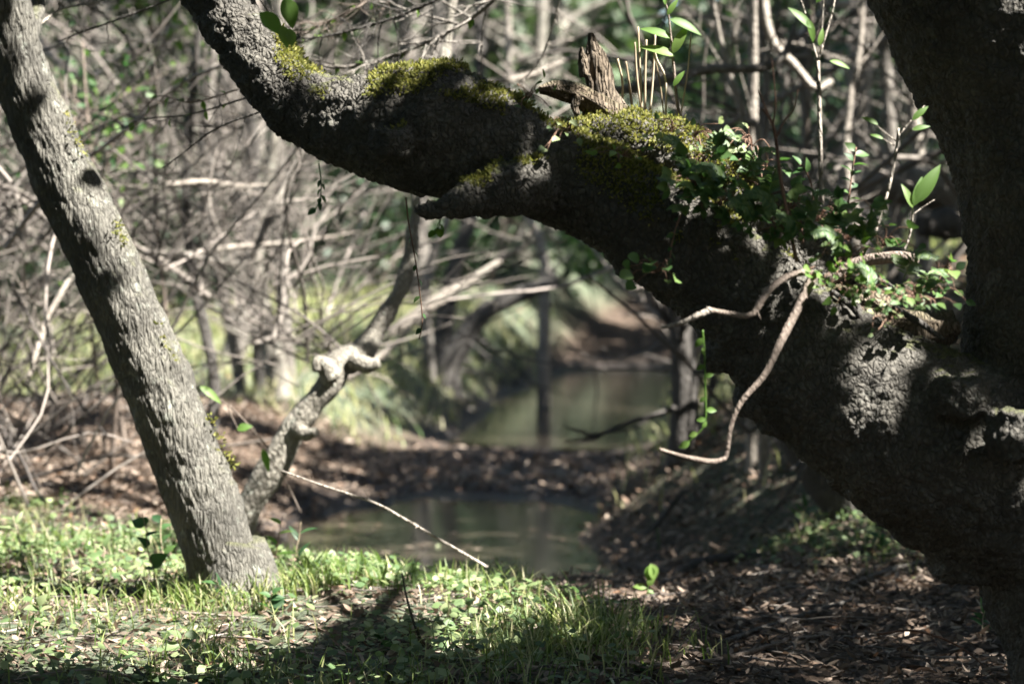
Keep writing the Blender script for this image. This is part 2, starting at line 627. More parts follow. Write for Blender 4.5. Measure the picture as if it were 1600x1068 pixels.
TRUNK = [(1900, 1180, 300, 5.05), (1830, 1060, 235, 5.05), (1765, 930, 215, 5.05), (1715, 780, 215, 5.05), (1705, 600, 205, 5.05), (1708, 440, 192, 5.06),
         (1690, 290, 190, 5.08), (1650, 150, 190, 5.1), (1572, 0, 190, 5.1), (1485, -180, 175, 5.1), (1560, -400, 150, 5.1), (1760, -700, 115, 5.1), (2050, -1100, 90, 5.1), (2450, -1700, 60, 5.1)]
LIMB = [(1760, 790, 190, 5.02), (1620, 755, 178, 5), (1460, 695, 152, 4.98), (1345, 628, 130, 4.96), (1245, 550, 113, 4.95), (1160, 462, 92, 4.95), (1048, 372, 84, 4.96),
        (950, 308, 78, 4.98), (835, 258, 74, 5), (760, 225, 90, 5.02), (690, 205, 103, 5.04), (630, 200, 98, 5.06), (570, 195, 84, 5.08), (505, 182, 66, 5.1),
        (445, 142, 55, 5.12), (400, 82, 52, 5.15), (342, 0, 51, 5.2), (290, -110, 48, 5.25), (250, -260, 46, 5.3), (260, -480, 40, 5.2), (330, -800, 28, 5)]
RIDGE = [(880, 225, 30, 5.1), (930, 225, 46, 5.12), (1000, 232, 56, 5.14), (1070, 255, 58, 5.14), (1140, 300, 60, 5.14), (1215, 375, 62, 5.12), (1300, 470, 60, 5.1)]
STUB = [(850, 285, 48, 4.92), (790, 295, 44, 4.88), (740, 312, 30, 4.86), (700, 324, 19, 4.85), (668, 328, 13, 4.85), (645, 326, 8, 4.85)]
LUMPS = [(1185, 625, 44, 4.93), (1215, 655, 34, 4.93), (985, 415, 28, 4.96), (1075, 475, 30, 4.96), (1130, 560, 40, 4.94), (1330, 745, 40, 4.96), (1440, 830, 42, 4.98),
         (700, 120, 28, 5.04), (665, 290, 22, 5.02), (620, 280, 20, 5.04), (1530, 850, 90, 5), (1310, 470, 35, 4.93), (610, 225, 39, 4.9), (1500, 620, 51, 4.78), (1600, 680, 68, 4.7)]


def old_tree_base():
    mb = MB()
    for rows in (TRUNK, LIMB, RIDGE, STUB):
        p, r = limb_path(rows)
        mb.tube(p, r, sides=40, n=len(rows) * 9)
    # roots spreading at the base
    b = P(1850, 1060, 5.05)
    for a, ln in ((2.9, .35), (3.9, .35), (4.9, .4), (4.85, .9), (.6, .8), (1.7, .8)):
        e = b + np.array([math.cos(a) * ln, math.sin(a) * ln, 0])
        m_ = b + np.array([math.cos(a) * ln * .5, math.sin(a) * ln * .5, 0])
        m_[2] = gz(m_[0], m_[1]) + .1
        e[2] = gz(e[0], e[1]) - .06
        mb.tube([b + np.array([0, 0, .25]), m_, e], [.22, .14, .05], sides=20, n=16)
    for a, b_, r, d in LUMPS:
        c = P(a, b_, d)
        mb.tube([c + np.array([0, 0, -.6]) * r * K * d, c, c + np.array([0, 0, .6]) * r * K * d], [r * K * d * .75, r * K * d, r * K * d * .75], sides=16, n=8)
    return mb


def old_tree_mesh():
    me = old_tree_base().mesh('rough')
    o = bpy.data.objects.new('rough', me)
    COL.objects.link(o)
    m = o.modifiers.new('r', 'REMESH')
    m.mode = 'VOXEL'
    m.voxel_size = 0.0078
    s = o.modifiers.new('s', 'SMOOTH')
    s.factor = .5
    s.iterations = 9
    dg = bpy.context.evaluated_depsgraph_get()
    ev = o.evaluated_get(dg)
    em = ev.to_mesh()
    n = len(em.vertices)
    v = np.zeros(n * 3)
    em.vertices.foreach_get('co', v)
    nr = np.zeros(n * 3)
    em.vertices.foreach_get('normal', nr)
    v, nr = v.reshape(-1, 3), nr.reshape(-1, 3)
    ls = np.zeros(len(em.loops), np.int64)
    em.loops.foreach_get('vertex_index', ls)
    quads = ls.reshape(-1, 4)
    ev.to_mesh_clear()
    bpy.data.objects.remove(o)
    bpy.data.meshes.remove(me)
    wp = v + .016 * np.stack([fbm(v * 30, 2, 50), fbm(v * 30, 2, 53), fbm(v * 30, 2, 56)], 1)
    a, b = voro(wp * np.array([62, 62, 50]))
    plate = sstep((b - a) / .35)
    a2, b2 = voro(wp * 11 + 5)
    disp = .0055 * (plate - .6) + .006 * fbm(v * 30, 4, 9) + .012 * fbm(v * 6, 3, 20) + .006 * (sstep((b2 - a2) / .3) - .7)
    v = v + nr * disp[:, None]
    mb = MB()
    mb.add(v, quads)
    return mb, v, nr


loc = P(1850, 1010, 5.05)
old = thing('old_tree', (loc[0], loc[1], gz(loc[0], loc[1])), 'huge dark gnarled tree with a thick mossy limb reaching across the view', 'tree')
mb, OV, ON = old_tree_mesh()
trunk_o = mb.build('trunk', M['old_bark'], old)

# dead snags on the back of the limb
def jag(seed, amp):
    def f(p, r, ang, d):
        n = len(p)
        q = np.stack([np.cos(ang)[None] * 2.5 + 0 * r[:, None], np.sin(ang)[None] * 2.5 + 0 * r[:, None], np.linspace(0, 3, n)[:, None] + 0 * ang[None]], -1).reshape(-1, 3)
        fib = fbm(q * np.array([3.0, 3.0, .8]) + seed * 2, 2, seed + 3) * amp * .5
        return (fbm(q + seed, 4, seed) * amp + fib).reshape(n, -1) * (r[:, None] / r.max() * .6 + .4)
    return f


mb = MB()
p, r = limb_path([(962, 215, 40, 5.2), (950, 178, 27, 5.2), (940, 150, 23, 5.2), (934, 118, 19, 5.2), (929, 92, 15, 5.2), (925, 72, 8, 5.2), (922, 52, 2, 5.2)])
mb.tube(p, r, 36, 110, disp=jag(3, .022))
tag(mb.build('snag', M['rotten'], old), 'upright jagged dead stub')
mb = MB()
p, r = limb_path([(915, 120, 8, 5.17), (911, 95, 7, 5.17), (908, 74, 2, 5.17)])
mb.tube(p, r, 10, 14, disp=jag(4, .006))
mb.build('splinter', M['rotten'], old)
mb = MB()
p, r = limb_path([(985, 215, 40, 5.16), (950, 186, 28, 5.14), (925, 164, 19, 5.12), (903, 150, 15, 5.1), (880, 143, 14, 5.08), (860, 138, 11, 5.06), (842, 140, 5, 5.05)])
mb.tube(p, r, 30, 90, disp=jag(8, .022))
tag(mb.build('broken_branch', M['rotten'], old), 'crumbling broken branch end pointing to the left')
mb = MB()
p, r = limb_path([(905, 150, 9, 5.08), (897, 165, 7, 5.08), (902, 180, 4, 5.08)])
mb.tube(p, r, 10, 12, disp=jag(9, .006))
mb.build('splinter', M['rotten'], old)
mb = MB()
p, r = limb_path([(1290, 440, 10, 5), (1340, 410, 9, 5), (1400, 402, 9.5, 4.98), (1434, 407, 8.5, 4.96)])
mb.tube(p, r, 14, 20, disp=jag(12, .003))
tag(mb.build('branch_stump', M['brown_twig'], old), 'short sawn off brown branch end beside the crotch')
# pocket of rotten wood and soil in the crotch
mb = MB()
p, r = limb_path([(1285, 465, 22, 5.02), (1350, 500, 34, 4.98), (1420, 520, 36, 4.98), (1490, 510, 26, 5.0)])
mb.tube(p, r, 20, 40, disp=jag(15, .03))
mb.build('rotten_pocket', M['rotten'], old)
mb = MB()
for row in ([(1395, 478, 5, 4.9), (1440, 505, 6, 4.87), (1475, 530, 3, 4.88)], [(1300, 455, 4, 4.88), (1330, 478, 5, 4.86), (1350, 505, 3, 4.87)], [(1330, 430, 5, 4.95), (1380, 440, 5, 4.93), (1420, 470, 4, 4.92)]):
    p, r = limb_path(row)
    mb.tube(p, r, 8, 14, disp=jag(18, .003))
mb.build('dead_root', M['dark_bark'], old)


# moss standing on the sunny tops
def moss_on(V, N, sel, n, h, name, parent):
    idx = np.where(sel)[0]
    if len(idx) == 0:
        return
    k = rng.choice(idx, n)
    pos = V[k] + rng.normal(0, .004, (n, 3)) - N[k] * .003
    dr = unit(rng.normal(0, 1, (n, 3)) * np.array([1, 1, .2]))
    m = MB()
    m.leaves(pos, unit(N[k] + .7 * rng.normal(0, 1, (n, 3))), dr, h * (.5 + rng.random(n)), h * .45, .2)
    o = m.build(name, M['moss'], parent)
    o['kind'] = 'stuff'


pxs = (OV - CAMP) @ RIGHT / ((OV - CAMP) @ FWD) / K + 800
pys = 534 - (OV - CAMP) @ UP / ((OV - CAMP) @ FWD) / K
mn = fbm(OV * 9, 4, 77)
sel = (((ON[:, 2] > .5) & (pxs > 430) & (pxs < 790)) | ((ON[:, 2] > .1) & (pxs > 900) & (pxs < 1180) & (OV[:, 1] > 4.85)) | ((ON[:, 2] > .8) & (pxs > 790) & (pxs < 1300))) & ((mn > -.02) | ((pxs > 900) & (pxs < 1150) & (ON[:, 2] > .35) & (mn > -.35))) & (pys < 420)
moss_on(OV, ON, sel, 34000, .009, 'moss', old)

# ------------------------------------------------------------------ the leaning tree on the left
D1 = 6.85
LEAN = [(368, 985, 64.6, D1), (360, 935, 57.0, D1), (345, 880, 55.1, D1), (322, 800, 57.9, D1), (283, 700, 55.1, D1), (245, 600, 55.1, D1), (205, 500, 53.2, D1), (158, 400, 51.3, D1),
        (112, 300, 49.4, D1), (68, 205, 47.5, D1), (30, 110, 45.6, D1 - .02), (8, 30, 43.7, D1 - .05), (-20, -80, 42.8, D1 - .1), (-60, -260, 39.9, D1 - .2), (-60, -500, 34.2, D1 - .2), (0, -850, 24.7, D1 - .2)]


def fissure(seed, sc=1.0, depth=.0045):
    def f(p, r, ang, d):
        n, m = len(p), len(ang)
        s = np.concatenate([[0], np.cumsum(np.linalg.norm(np.diff(p, axis=0), axis=1))])
        dirs = d.reshape(-1, 3)
        ss = np.repeat(s, m)
        rr = np.repeat(r, m)
        q = dirs * rr[:, None] * 72 * sc + np.repeat(p, m, 0) * 0 + np.stack([ss * 0, ss * 0, ss * 9 * sc], 1)
        q = q + .35 * np.stack([vnoise(q * .5, seed), vnoise(q * .5, seed + 1), vnoise(q * .5, seed + 2)], 1)
        a, b = voro(q, seed)
        w = dirs * rr[:, None] + np.stack([ss * 0, ss * 0, ss], 1)
        return (depth * (sstep((b - a) / .4) - .6) + .012 * fbm(w * 9, 3, seed + 5) + .004 * fbm(w * 40, 3, seed + 9)).reshape(n, m)
    return f


lb = P(365, 945, D1)
lean = thing('leaning_tree', (lb[0], lb[1], gz(lb[0], lb[1])), 'grey barked tree leaning left, rooted in the sunlit grass', 'tree')
mb = MB()
p, r = limb_path(LEAN)
mb.tube(p, r, 130, 520, disp=fissure(31))
for a, ln in ((-.3, .26), (.9, .22), (2.4, .25), (3.4, .24), (4.6, .22)):
    b0 = P(368, 955, D1)
    e = b0 + np.array([math.cos(a) * ln, math.sin(a) * ln, 0])
    e[2] = gz(e[0], e[1]) - .04
    m_ = b0 + np.array([math.cos(a) * ln * .5, math.sin(a) * ln * .5, -.02])
    mb.tube([b0 + np.array([0, 0, .16]), m_, e], [.095, .06, .015], 20, 18, disp=jag(33, .012))
mb.build('trunk', M['lean_bark'], lean)
mb = MB()
p, r = limb_path([(35, 75, 20, D1), (48, 45, 15, D1 + .05), (58, 10, 12, D1 + .1), (62, -60, 10, D1 + .2), (50, -200, 8, D1 + .3)])
mb.tube(p, r, 12, 30, disp=jag(41, .006))
mb.build('branch', M['lean_bark'], lean)
# moss tufts along its upper right edge
mb = MB()
for (a0, b0, a1, b1, cnt) in ((178, 345, 192, 385, 225), (240, 500, 268, 565, 175), (318, 640, 372, 740, 70), (95, 170, 130, 250, 125)):
    u = rng.random(cnt)
    pos = np.array([P(a0 + (a1 - a0) * t + rng.normal(0, 4), b0 + (b1 - b0) * t, D1 - .02 + rng.normal(0, .03)) for t in u])
    mb.leaves(pos, rng.normal(0, 1, (cnt, 3)) + np.array([.9, -.3, .5]), rng.normal(0, 1, (cnt, 3)), .014, .006, .2)
o = mb.build('moss', M['moss'], lean)
o['kind'] = 'stuff'

# ------------------------------------------------------------------ crooked pale trunk behind the leaning tree
D2 = 8.3
cb = P(388, 800, D2)
crook = thing('crooked_tree', (cb[0], cb[1], gz(cb[0], cb[1])), 'thin crooked lichen spotted trunk with a broken knuckle behind the leaning tree', 'tree')
mb = MB()
p, r = limb_path([(360, 870, 24, D2), (388, 795, 21, D2), (418, 745, 23, D2), (442, 700, 24, D2), (462, 665, 22, D2), (490, 630, 21, D2), (515, 600, 22, D2), (530, 570, 21, D2 + .03), (560, 556, 19, D2 + .08),
                  (578, 530, 16, D2 + .12), (602, 492, 15, D2 + .16), (627, 450, 14, D2 + .2), (640, 405, 12, D2 + .24), (644, 360, 11, D2 + .28), (650, 330, 10, D2 + .3), (655, 220, 8, D2 + .4), (700, 60, 6, D2 + .6), (720, -150, 4, D2 + .8)])
mb.tube(p, r, 26, 150, disp=fissure(51, 1.3, .004))
mb.build('trunk', M['lichen_bark'], crook)
for nm_, rows in (('knuckle', [(520, 590, 19, D2 - .02), (508, 572, 15, D2 - .03), (497, 566, 10, D2 - .04), (494, 580, 7, D2 - .05)]), ('knuckle', [(550, 562, 14, D2), (575, 570, 13, D2 - .02), (592, 566, 7, D2 - .03)]),
             ('stub', [(462, 670, 14, D2 - .03), (480, 678, 10, D2 - .06), (494, 674, 7, D2 - .08)])):
    mb = MB()
    p, r = limb_path(rows)
    mb.tube(p, r, 14, 16, disp=jag(55, .006))
    mb.build(nm_, M['lichen_bark'], crook)


# ------------------------------------------------------------------ generic helpers for stems, twigs, plants
def wander(p0, p1, n, amp, sag=0.0):
    t = np.linspace(0, 1, n)[:, None]
    p = np.asarray(p0) * (1 - t) + np.asarray(p1) * t
    w = np.cumsum(rng.normal(0, 1, (n, 3)), 0)
    w = w - w[0] - t * (w[-1] - w[0])
    p = p + w * amp
    p[:, 2] -= sag * 4 * (t[:, 0] * (1 - t[:, 0]))
    return p


def side_twigs(mb, path, rad, cnt, length, spread=1.0, lvl=1, rnd=.5, bias=(0, 0, 0)):
    pts = resample(path, 40)
    for _ in range(cnt):
        k = int(rng.integers(4, 39))
        tg = unit(pts[min(k + 1, 39)] - pts[k - 1])
        d = unit(tg * .8 + rng.normal(0, spread, 3) + np.asarray(bias))
        ln = length * (.4 + rng.random() * .8) * (1.1 - k / 55)
        e = pts[k] + d * ln
        w = wander(pts[k], e, 5, ln * .035)
        mb.tube(w, [rad, rad * .35], 4, 8, rnd)
        if lvl > 0:
            side_twigs(mb, w, rad * .6, 3, length * .45, spread, lvl - 1, rnd, bias)


UNIT = {}


def unit_leaf(kind):
    """shared leaf meshes, one metre long along +Y, normal +Z"""
    if kind in UNIT:
        return UNIT[kind]
    mb = MB()
    z = np.array([[0, 0, 1.0]])
    o = np.zeros((1, 3))
    nu = 7
    wid = {'lance': .16, 'oval': .30, 'round': .46, 'heart': .44, 'fat': .36}[kind]
    v = []
    for i in range(nu + 1):
        u = i / nu
        if kind == 'lance':
            w = wid * math.sin(math.pi * u ** .8) ** .8
        elif kind == 'heart':
            w = wid * (math.sin(math.pi * min(1, (u + .12) / 1.12) ** .62) if u < 1 else 0)
        elif kind == 'round':
            w = wid * math.sqrt(max(0, 1 - (2 * u - 1) ** 2))
        else:
            w = wid * math.sin(math.pi * u ** .85)
        zc = -.28 * u * u
        for sgn in (-1, 0, 1):
            v.append((sgn * w, u, zc + abs(sgn) * w * .28))
    q = []
    for i in range(nu):
        a = i * 3
        q += [[a, a + 1, a + 4, a + 3], [a + 1, a + 2, a + 5, a + 4]]
    mb.add(v, q, None, 0.0)
    me = mb.mesh('leaf_' + kind)
    UNIT[kind] = me
    return me


LEAFM = {}
LEAF_SCALE = 1.0


def put_leaf(parent, kind, mat, pos, d, nrm, size, name='leaf'):
    key = (kind, mat)
    if key not in LEAFM:
        me = unit_leaf(kind).copy()
        me.materials.append(M[mat])
        LEAFM[key] = me
    o = bpy.data.objects.new(name, LEAFM[key])
    COL.objects.link(o)
    d = Vector(d).normalized()
    n = Vector(nrm)
    x = d.cross(n).normalized()
    n = x.cross(d)
    R = Matrix((x, d, n)).transposed().to_4x4()
    o.parent = parent
    o.matrix_basis = Matrix.Translation(Vector(np.asarray(pos) - WLOC[parent.name])) @ R @ Matrix.Scale(size * LEAF_SCALE, 4)
    return o


def leafy(parent, path, kind, mat, cnt, size, start=.2, droop=.0, spread=.7, face=(.2, -.5, 1)):
    pts = resample(path, 60)
    for i in range(cnt):
        u = start + (1 - start) * (i + rng.random() * .5) / cnt
        k = min(58, int(u * 59))
        tg = unit(pts[k + 1] - pts[k])
        s = 1 if i % 2 else -1
        side = unit(np.cross(tg, np.array([0, 1.0, 0]) + rng.normal(0, .4, 3))) * s
        d = unit(side + tg * spread + np.array([0, 0, -droop]) + rng.normal(0, .25, 3))
        nrm = np.asarray(face) + rng.normal(0, .35, 3)
        put_leaf(parent, kind, mat, pts[k], d, nrm, size * (.7 + .5 * rng.random()))


def stem_thing(name, pts, d, rad, mat, label, cat, group=None, sides=8, part='stem', d1=None):
    """a stem given by pixels (radii in pixels) as a thing with one stem part"""
    path = PP(pts, d, d1)
    rr = [x * K * d for x in (rad if not np.isscalar(rad) else (rad, rad * .5))]
    t = thing(name, path[0], label, cat, group)
    m = MB()
    m.tube(path, rr, sides, max(10, len(pts) * 6), rng.random())
    m.build(part, M[mat], t)
    return t, path


def single(name, mb_, mat, label, cat, group=None, origin=None):
    o = mb_.build(name, M[mat], None, True, origin)
    return tag(o, label, cat, group)


LEAF_SCALE = 0.92
# ------------------------------------------------------------------ hanging forked dead branch and twigs on the limb
t = thing('dead_branch', P(1265, 425, 5), 'forked bare brown branch hanging down in front of the thick limb', 'branch')
mb = MB()
p, r = limb_path([(1272, 428, 7, 4.66), (1250, 475, 6.6, 4.63), (1222, 530, 6.4, 4.6), (1195, 585, 5.6, 4.58), (1158, 628, 5, 4.57), (1142, 665, 4.4, 4.57), (1137, 700, 4, 4.57), (1132, 718, 4, 4.57)])
mb.tube(p, r, 10, 60, disp=jag(61, .004))
p, r = limb_path([(1134, 716, 4, 4.57), (1115, 721, 4.5, 4.56), (1080, 716, 4, 4.54), (1030, 702, 2.5, 4.52)])
mb.tube(p, r, 8, 24, disp=jag(62, .0015))
mb.build('stem', M['brown_twig'], t)
mb = MB()
p, r = limb_path([(1268, 424, 6, 4.66), (1235, 430, 4.6, 4.63), (1205, 450, 4.8, 4.6), (1188, 472, 5.4, 4.58), (1172, 492, 4.6, 4.57), (1140, 490, 4.4, 4.56), (1108, 484, 4.8, 4.55)])
mb.tube(p, r, 10, 40, disp=jag(63, .0035))
side_twigs(mb, p, .0016, 3, .05, .8, 0)
mb.build('side_branch', M['brown_twig'], t)
mb = MB()
p, r = limb_path([(1110, 484, 5.5, 4.55), (1090, 493, 5, 4.54), (1070, 502, 4, 4.54), (1033, 512, 2.5, 4.53)])
mb.tube(p, r, 8, 20, disp=jag(64, .002))
p, r = limb_path([(1107, 484, 3, 4.55), (1104, 479, 1, 4.55)])
mb.tube(p, r, 5, 5)
tag(mb.build('bare_tip', M['pale_bark'], t), 'barkless pale broken tip')

for pts, d, rad, mat, lab in (
    ([(1245, 410), (1232, 345), (1220, 280), (1212, 215), (1205, 190), (1192, 170)], 4.7, (3.2, 2), 'red_twig', 'slender reddish stem rising bare from the thick limb above the hanging branch'),
    ([(1258, 476), (1259, 490), (1256, 502)], 4.6, (1.5, 1), 'red_twig', None),):
    if lab:
        t, path = stem_thing('sapling_stem', pts, d, rad, mat, lab, 'stem')
        mb = MB()
        for q in ([(1205, 192), (1196, 168), (1186, 142)], [(1212, 218), (1225, 190), (1240, 170), (1247, 140)], [(1207, 196), (1212, 160), (1206, 90)]):
            mb.tube(PP(q, 4.7), [.0022, .0012], 5, 8)
        mb.build('twig', M['red_twig'], t)

# dry stalks standing behind the snag
for i, (x0, y0, x1, y1, w) in enumerate(((972, 165, 965, 92, 2.2), (988, 170, 978, 96, 2.2), (1002, 172, 992, 66, 2), (1003, 175, 997, 42, 2), (1016, 172, 1024, 52, 2), (1008, 172, 1010, 62, 2.2),
                                       (1055, 190, 1035, 100, 1.8), (1062, 188, 1080, 52, 1.6), (1040, 185, 1040, 130, 1.6), (1037, 178, 1018, 70, 1.3))):
    if i == 6:
        pts = [(1040, 190), (1040, 125), (1026, 92), (1021, 70)]
    else:
        pts = [(x0, y0), ((x0 + x1) / 2 + rng.normal(0, 2), (y0 + y1) / 2), (x1, y1)]
    path = PP(pts, 5.22 + .03 * (i % 3))
    mb = MB()
    mb.tube(path, [w * K * 5.2, w * K * 4.2], 6, 14, rng.random())
    single('dry_stalk', mb, 'straw', 'thin pale dry stalk standing in the moss by the upright stub', 'stalk', 'dry stalks by the dead stub', path[0])

# leafy shoot with a drooping leaf above the mossy ridge
t, path = stem_thing('young_shoot', [(1062, 190), (1056, 140), (1052, 95), (1048, 55), (1044, 20), (1040, 5)], 5.2, (2.6, 1.2), 'brown_twig', 'upright shoot with a drooping long green leaf, beside the dry stalks', 'plant')
for (a, b, dx, dz, L) in ((1054, 88, -1, .45, .055), (1051, 84, .35, .75, .05), (1049, 60, -1, .5, .05), (1046, 30, .95, -.3, .055), (1043, 24, .5, .9, .03), (1040, 8, -.2, 1, .02), (1052, 135, .5, .8, .03)):
    put_leaf(t, 'lance', 'bright_leaf', P(a, b, 5.18), (dx, -.15, dz), (.1, -.8, .6), L * 1.5)

SHOOTS = [
    ('tall pale forked stem running from the limb to the top edge', [(1284, 320), (1282, 240), (1280, 160), (1278, 95)], [([(1278, 95), (1268, 60), (1258, 20), (1240, -30)], 1.8), ([(1278, 95), (1290, 55), (1300, 20), (1308, -20)], 2.4), ([(1278, 92), (1284, 50), (1288, -20)], 1.4)],
     (4, 3.2), [(1268, 45, -.5, .6, .05), (1262, 30, .3, -.8, .04), (1280, 72, .2, .9, .03), (1275, 5, .4, .6, .04), (1296, 95, .9, -.2, .035)], 4.86),
    ('pale shoot with a fan of narrow leaf ends, near the crotch', [(1364, 372), (1378, 330), (1392, 280), (1402, 222), (1404, 200)], [([(1400, 220), (1380, 205), (1350, 178)], 1.4), ([(1401, 218), (1418, 195), (1445, 165)], 1.6), ([(1401, 222), (1420, 205), (1440, 195)], 1.4), ([(1398, 228), (1385, 220), (1372, 212)], 1.1)],
     (2.8, 2), [(1425, 188, .7, .7, .035), (1372, 195, -.8, .5, .03), (1425, 203, .9, .3, .03), (1380, 217, -.8, .4, .022)], 4.85),
    ('small shoot with two upright narrow leaves next to the big trunk', [(1412, 392), (1422, 365), (1426, 330), (1426, 322)], [([(1427, 335), (1440, 325), (1460, 312)], 1.1)],
     (2, 1.6), [(1426, 325, -.3, .9, .042), (1428, 322, .3, 1, .05), (1430, 318, .55, .9, .075)], 4.85),
]
for lab, pts, forks, rad, lv, d in SHOOTS:
    t, path = stem_thing('young_shoot', pts, d, rad, 'pale_bark', lab, 'plant')
    for q, w in forks:
        mb = MB()
        mb.tube(PP(q, d), [w * K * d, w * K * d * .6], 6, 12)
        mb.build('fork', M['pale_bark'], t)
    for a, b, dx, dz, L in lv:
        put_leaf(t, 'lance', 'bright_leaf', P(a, b, d - .02), (dx, -.1, dz), (.15, -.8, .5), L * 1.35)

# creeping plants over the limb
def creeper(px, py, d, n, size, kind, mat, lab, spread_px=26, group=None, tri=False):
    base = P(px, py, d)
    t = thing('creeper', base, lab, 'plant', group)
    mb = MB()
    for i in range(n):
        a = rng.normal(0, 1)
        e = P(px + rng.normal(0, spread_px), py + rng.normal(-4, spread_px * .55), d - .03 - .07 * rng.random())
        w = wander(base, e, 4, .006, -.012)
        mb.tube(w, [.0012, .0008], 4, 7, .5)
        dd = unit(e - base + rng.normal(0, .02, 3))
        nrm = np.array([.35, -.6, .75]) + rng.normal(0, .42, 3)
        s = size * (.65 + .6 * rng.random())
        if tri:
            for ang in (-1.1, 0, 1.1):
                q = Matrix.Rotation(ang, 3, Vector(nrm).normalized()) @ Vector(dd)
                put_leaf(t, kind, mat, e, q, nrm + rng.normal(0, .12, 3), s)
        else:
            put_leaf(t, kind, mat, e, dd, nrm, s)
    mb.build('runner', M['red_twig'], t)
    return t


CREEP = [
    (1100, 262, 4.9, 6, .034, 'fat', 'creeper_leaf', True, 'three leaved creeper highest on the ridge, under the dry stalks'),
    (1150, 288, 4.86, 7, .034, 'fat', 'creeper_leaf', True, 'three leaved creeper with broad dark leaves in the middle of the limb'),
    (1085, 292, 4.82, 6, .032, 'fat', 'creeper_leaf', True, 'three leaved creeper hanging on the left side of the green patch'),
    (1195, 268, 4.95, 5, .034, 'heart', 'creeper_leaf', False, 'round leaved plant at the edge of the ridge below the forked stem'),
    (1125, 320, 4.8, 7, .028, 'fat', 'creeper_leaf', True, 'small leaved creeper along the lower rim of the green patch'),
    (1180, 330, 4.8, 7, .028, 'fat', 'creeper_leaf', True, 'dense creeper clump beneath the tall pale forked stem'),
    (1235, 330, 4.84, 7, .030, 'oval', 'creeper_leaf', False, 'oval leaved creeper to the right of the reddish stem'),
    (1225, 365, 4.78, 6, .026, 'fat', 'creeper_leaf', True, 'low creeper clump at the foot of the reddish stem'),
    (1280, 345, 4.88, 7, .030, 'oval', 'creeper_leaf', False, 'creeper clump around the foot of the tall pale stem'),
    (1325, 375, 4.85, 6, .028, 'oval', 'creeper_leaf', False, 'creeper clump just left of the fan leaved shoot'),
    (1300, 345, 4.8, 4, .034, 'fat', 'creeper_leaf', True, 'three leaved creeper with one wide sunlit leaf near the tall stem'),
    (1380, 385, 4.85, 5, .030, 'round', 'creeper_leaf', False, 'round leaved plant above the short branch end'),
    (1305, 425, 4.72, 10, .022, 'round', 'bright_leaf', False, 'bright round leaved fern like clump above the hanging branch'),
    (1328, 402, 4.74, 8, .022, 'round', 'bright_leaf', False, 'bright fern like fronds left of the short branch end'),
    (1325, 462, 4.68, 5, .026, 'oval', 'bright_leaf', False, 'lime leaved sprig drooping below the fern like clump'),
    (1400, 470, 4.7, 7, .024, 'oval', 'cover', False, 'pale leaved seedling inside the rotten crotch pocket'),
    (1390, 500, 4.66, 4, .020, 'oval', 'cover', False, 'tiny pale sprig hanging at the front of the crotch pocket'),
    (1470, 430, 4.9, 6, .032, 'fat', 'creeper_leaf', False, 'bramble like sprig arching beside the big trunk'),
    (1430, 475, 4.68, 7, .026, 'oval', 'creeper_leaf', False, 'leafy clump filling the hollow of the crotch'),
    (1365, 450, 4.7, 7, .026, 'fat', 'creeper_leaf', False, 'leafy clump under the short branch end'),
    (1455, 455, 4.85, 7, .026, 'oval', 'creeper_leaf', False, 'low dark plant between crotch pocket and big trunk'),
    (1025, 425, 4.72, 4, .026, 'round', 'creeper_leaf', False, 'small round leaved sprig on the lower edge of the limb'),
    (975, 245, 4.85, 4, .022, 'oval', 'bright_leaf', False, 'single bright leaved sprig on the mossy hollow'),
    (890, 205, 4.92, 4, .024, 'oval', 'cover', False, 'pale green sprig with reddish stems left of the ridge'),
    (825, 155, 5, 3, .022, 'lance', 'creeper_leaf', False, 'tiny green sprig on top of the limb hump'),
    (1175, 228, 5.05, 4, .026, 'oval', 'cover', False, 'pale leaflets at the far end of the mossy ridge'),
    (1085, 215, 5.02, 5, .024, 'oval', 'cover', False, 'pale leaflets on the sunlit moss of the ridge'),
    (1050, 205, 5.04, 4, .022, 'oval', 'cover', False, 'pale leaflets around the foot of the drooping leaf shoot'),
]
for px, py, d, n, s, kind, mat, tri, lab in CREEP:
    creeper(px, py, d, n + 9, s, kind, mat, lab, 27 if tri else 23, tri=tri)
# small ferns arching out of the creeper bed
for px, py, d, dx, L in ((1075, 262, 4.86, -38, 44), (1110, 255, 4.9, 30, 50), (1135, 300, 4.78, -44, 40), (1165, 285, 4.84, 42, 52), (1200, 315, 4.78, 26, 58), (1215, 345, 4.74, -46, 44), (1255, 350, 4.74, 40, 50),
                         (1290, 370, 4.74, 44, 48), (1320, 400, 4.68, -40, 40), (1345, 385, 4.74, 34, 52), (1180, 350, 4.72, -36, 34), (1410, 440, 4.74, 44, 44), (1440, 470, 4.7, 30, 48), (1370, 455, 4.66, -30, 36), (1240, 385, 4.7, -20, 46)):
    t = thing('fern', P(px, py, d), 'small fern frond arching out of the creepers on the limb', 'fern', 'ferns on the limb')
    path = PP([(px, py), (px + dx * .35, py - L * .75), (px + dx * .8, py - L), (px + dx * 1.3, py - L * .8)], d, d - .08)
    mb = MB()
    mb.tube(path, [.0012, .0006], 5, 12, .5)
    mb.build('stem', M['creeper_leaf'], t)
    pts_ = resample(path, 22)
    for k in range(3, 21):
        tg = unit(pts_[k + 1] - pts_[k - 1])
        side = unit(np.cross(tg, np.array([.25, -.7, .6])))
        for sg in (-1, 1):
            put_leaf(t, 'lance', 'creeper_leaf', pts_[k], side * sg + tg * .5, (.25, -.7, .65) + rng.normal(0, .15, 3), .030 * (1.15 - k / 24) * rng.uniform(.8, 1.2))
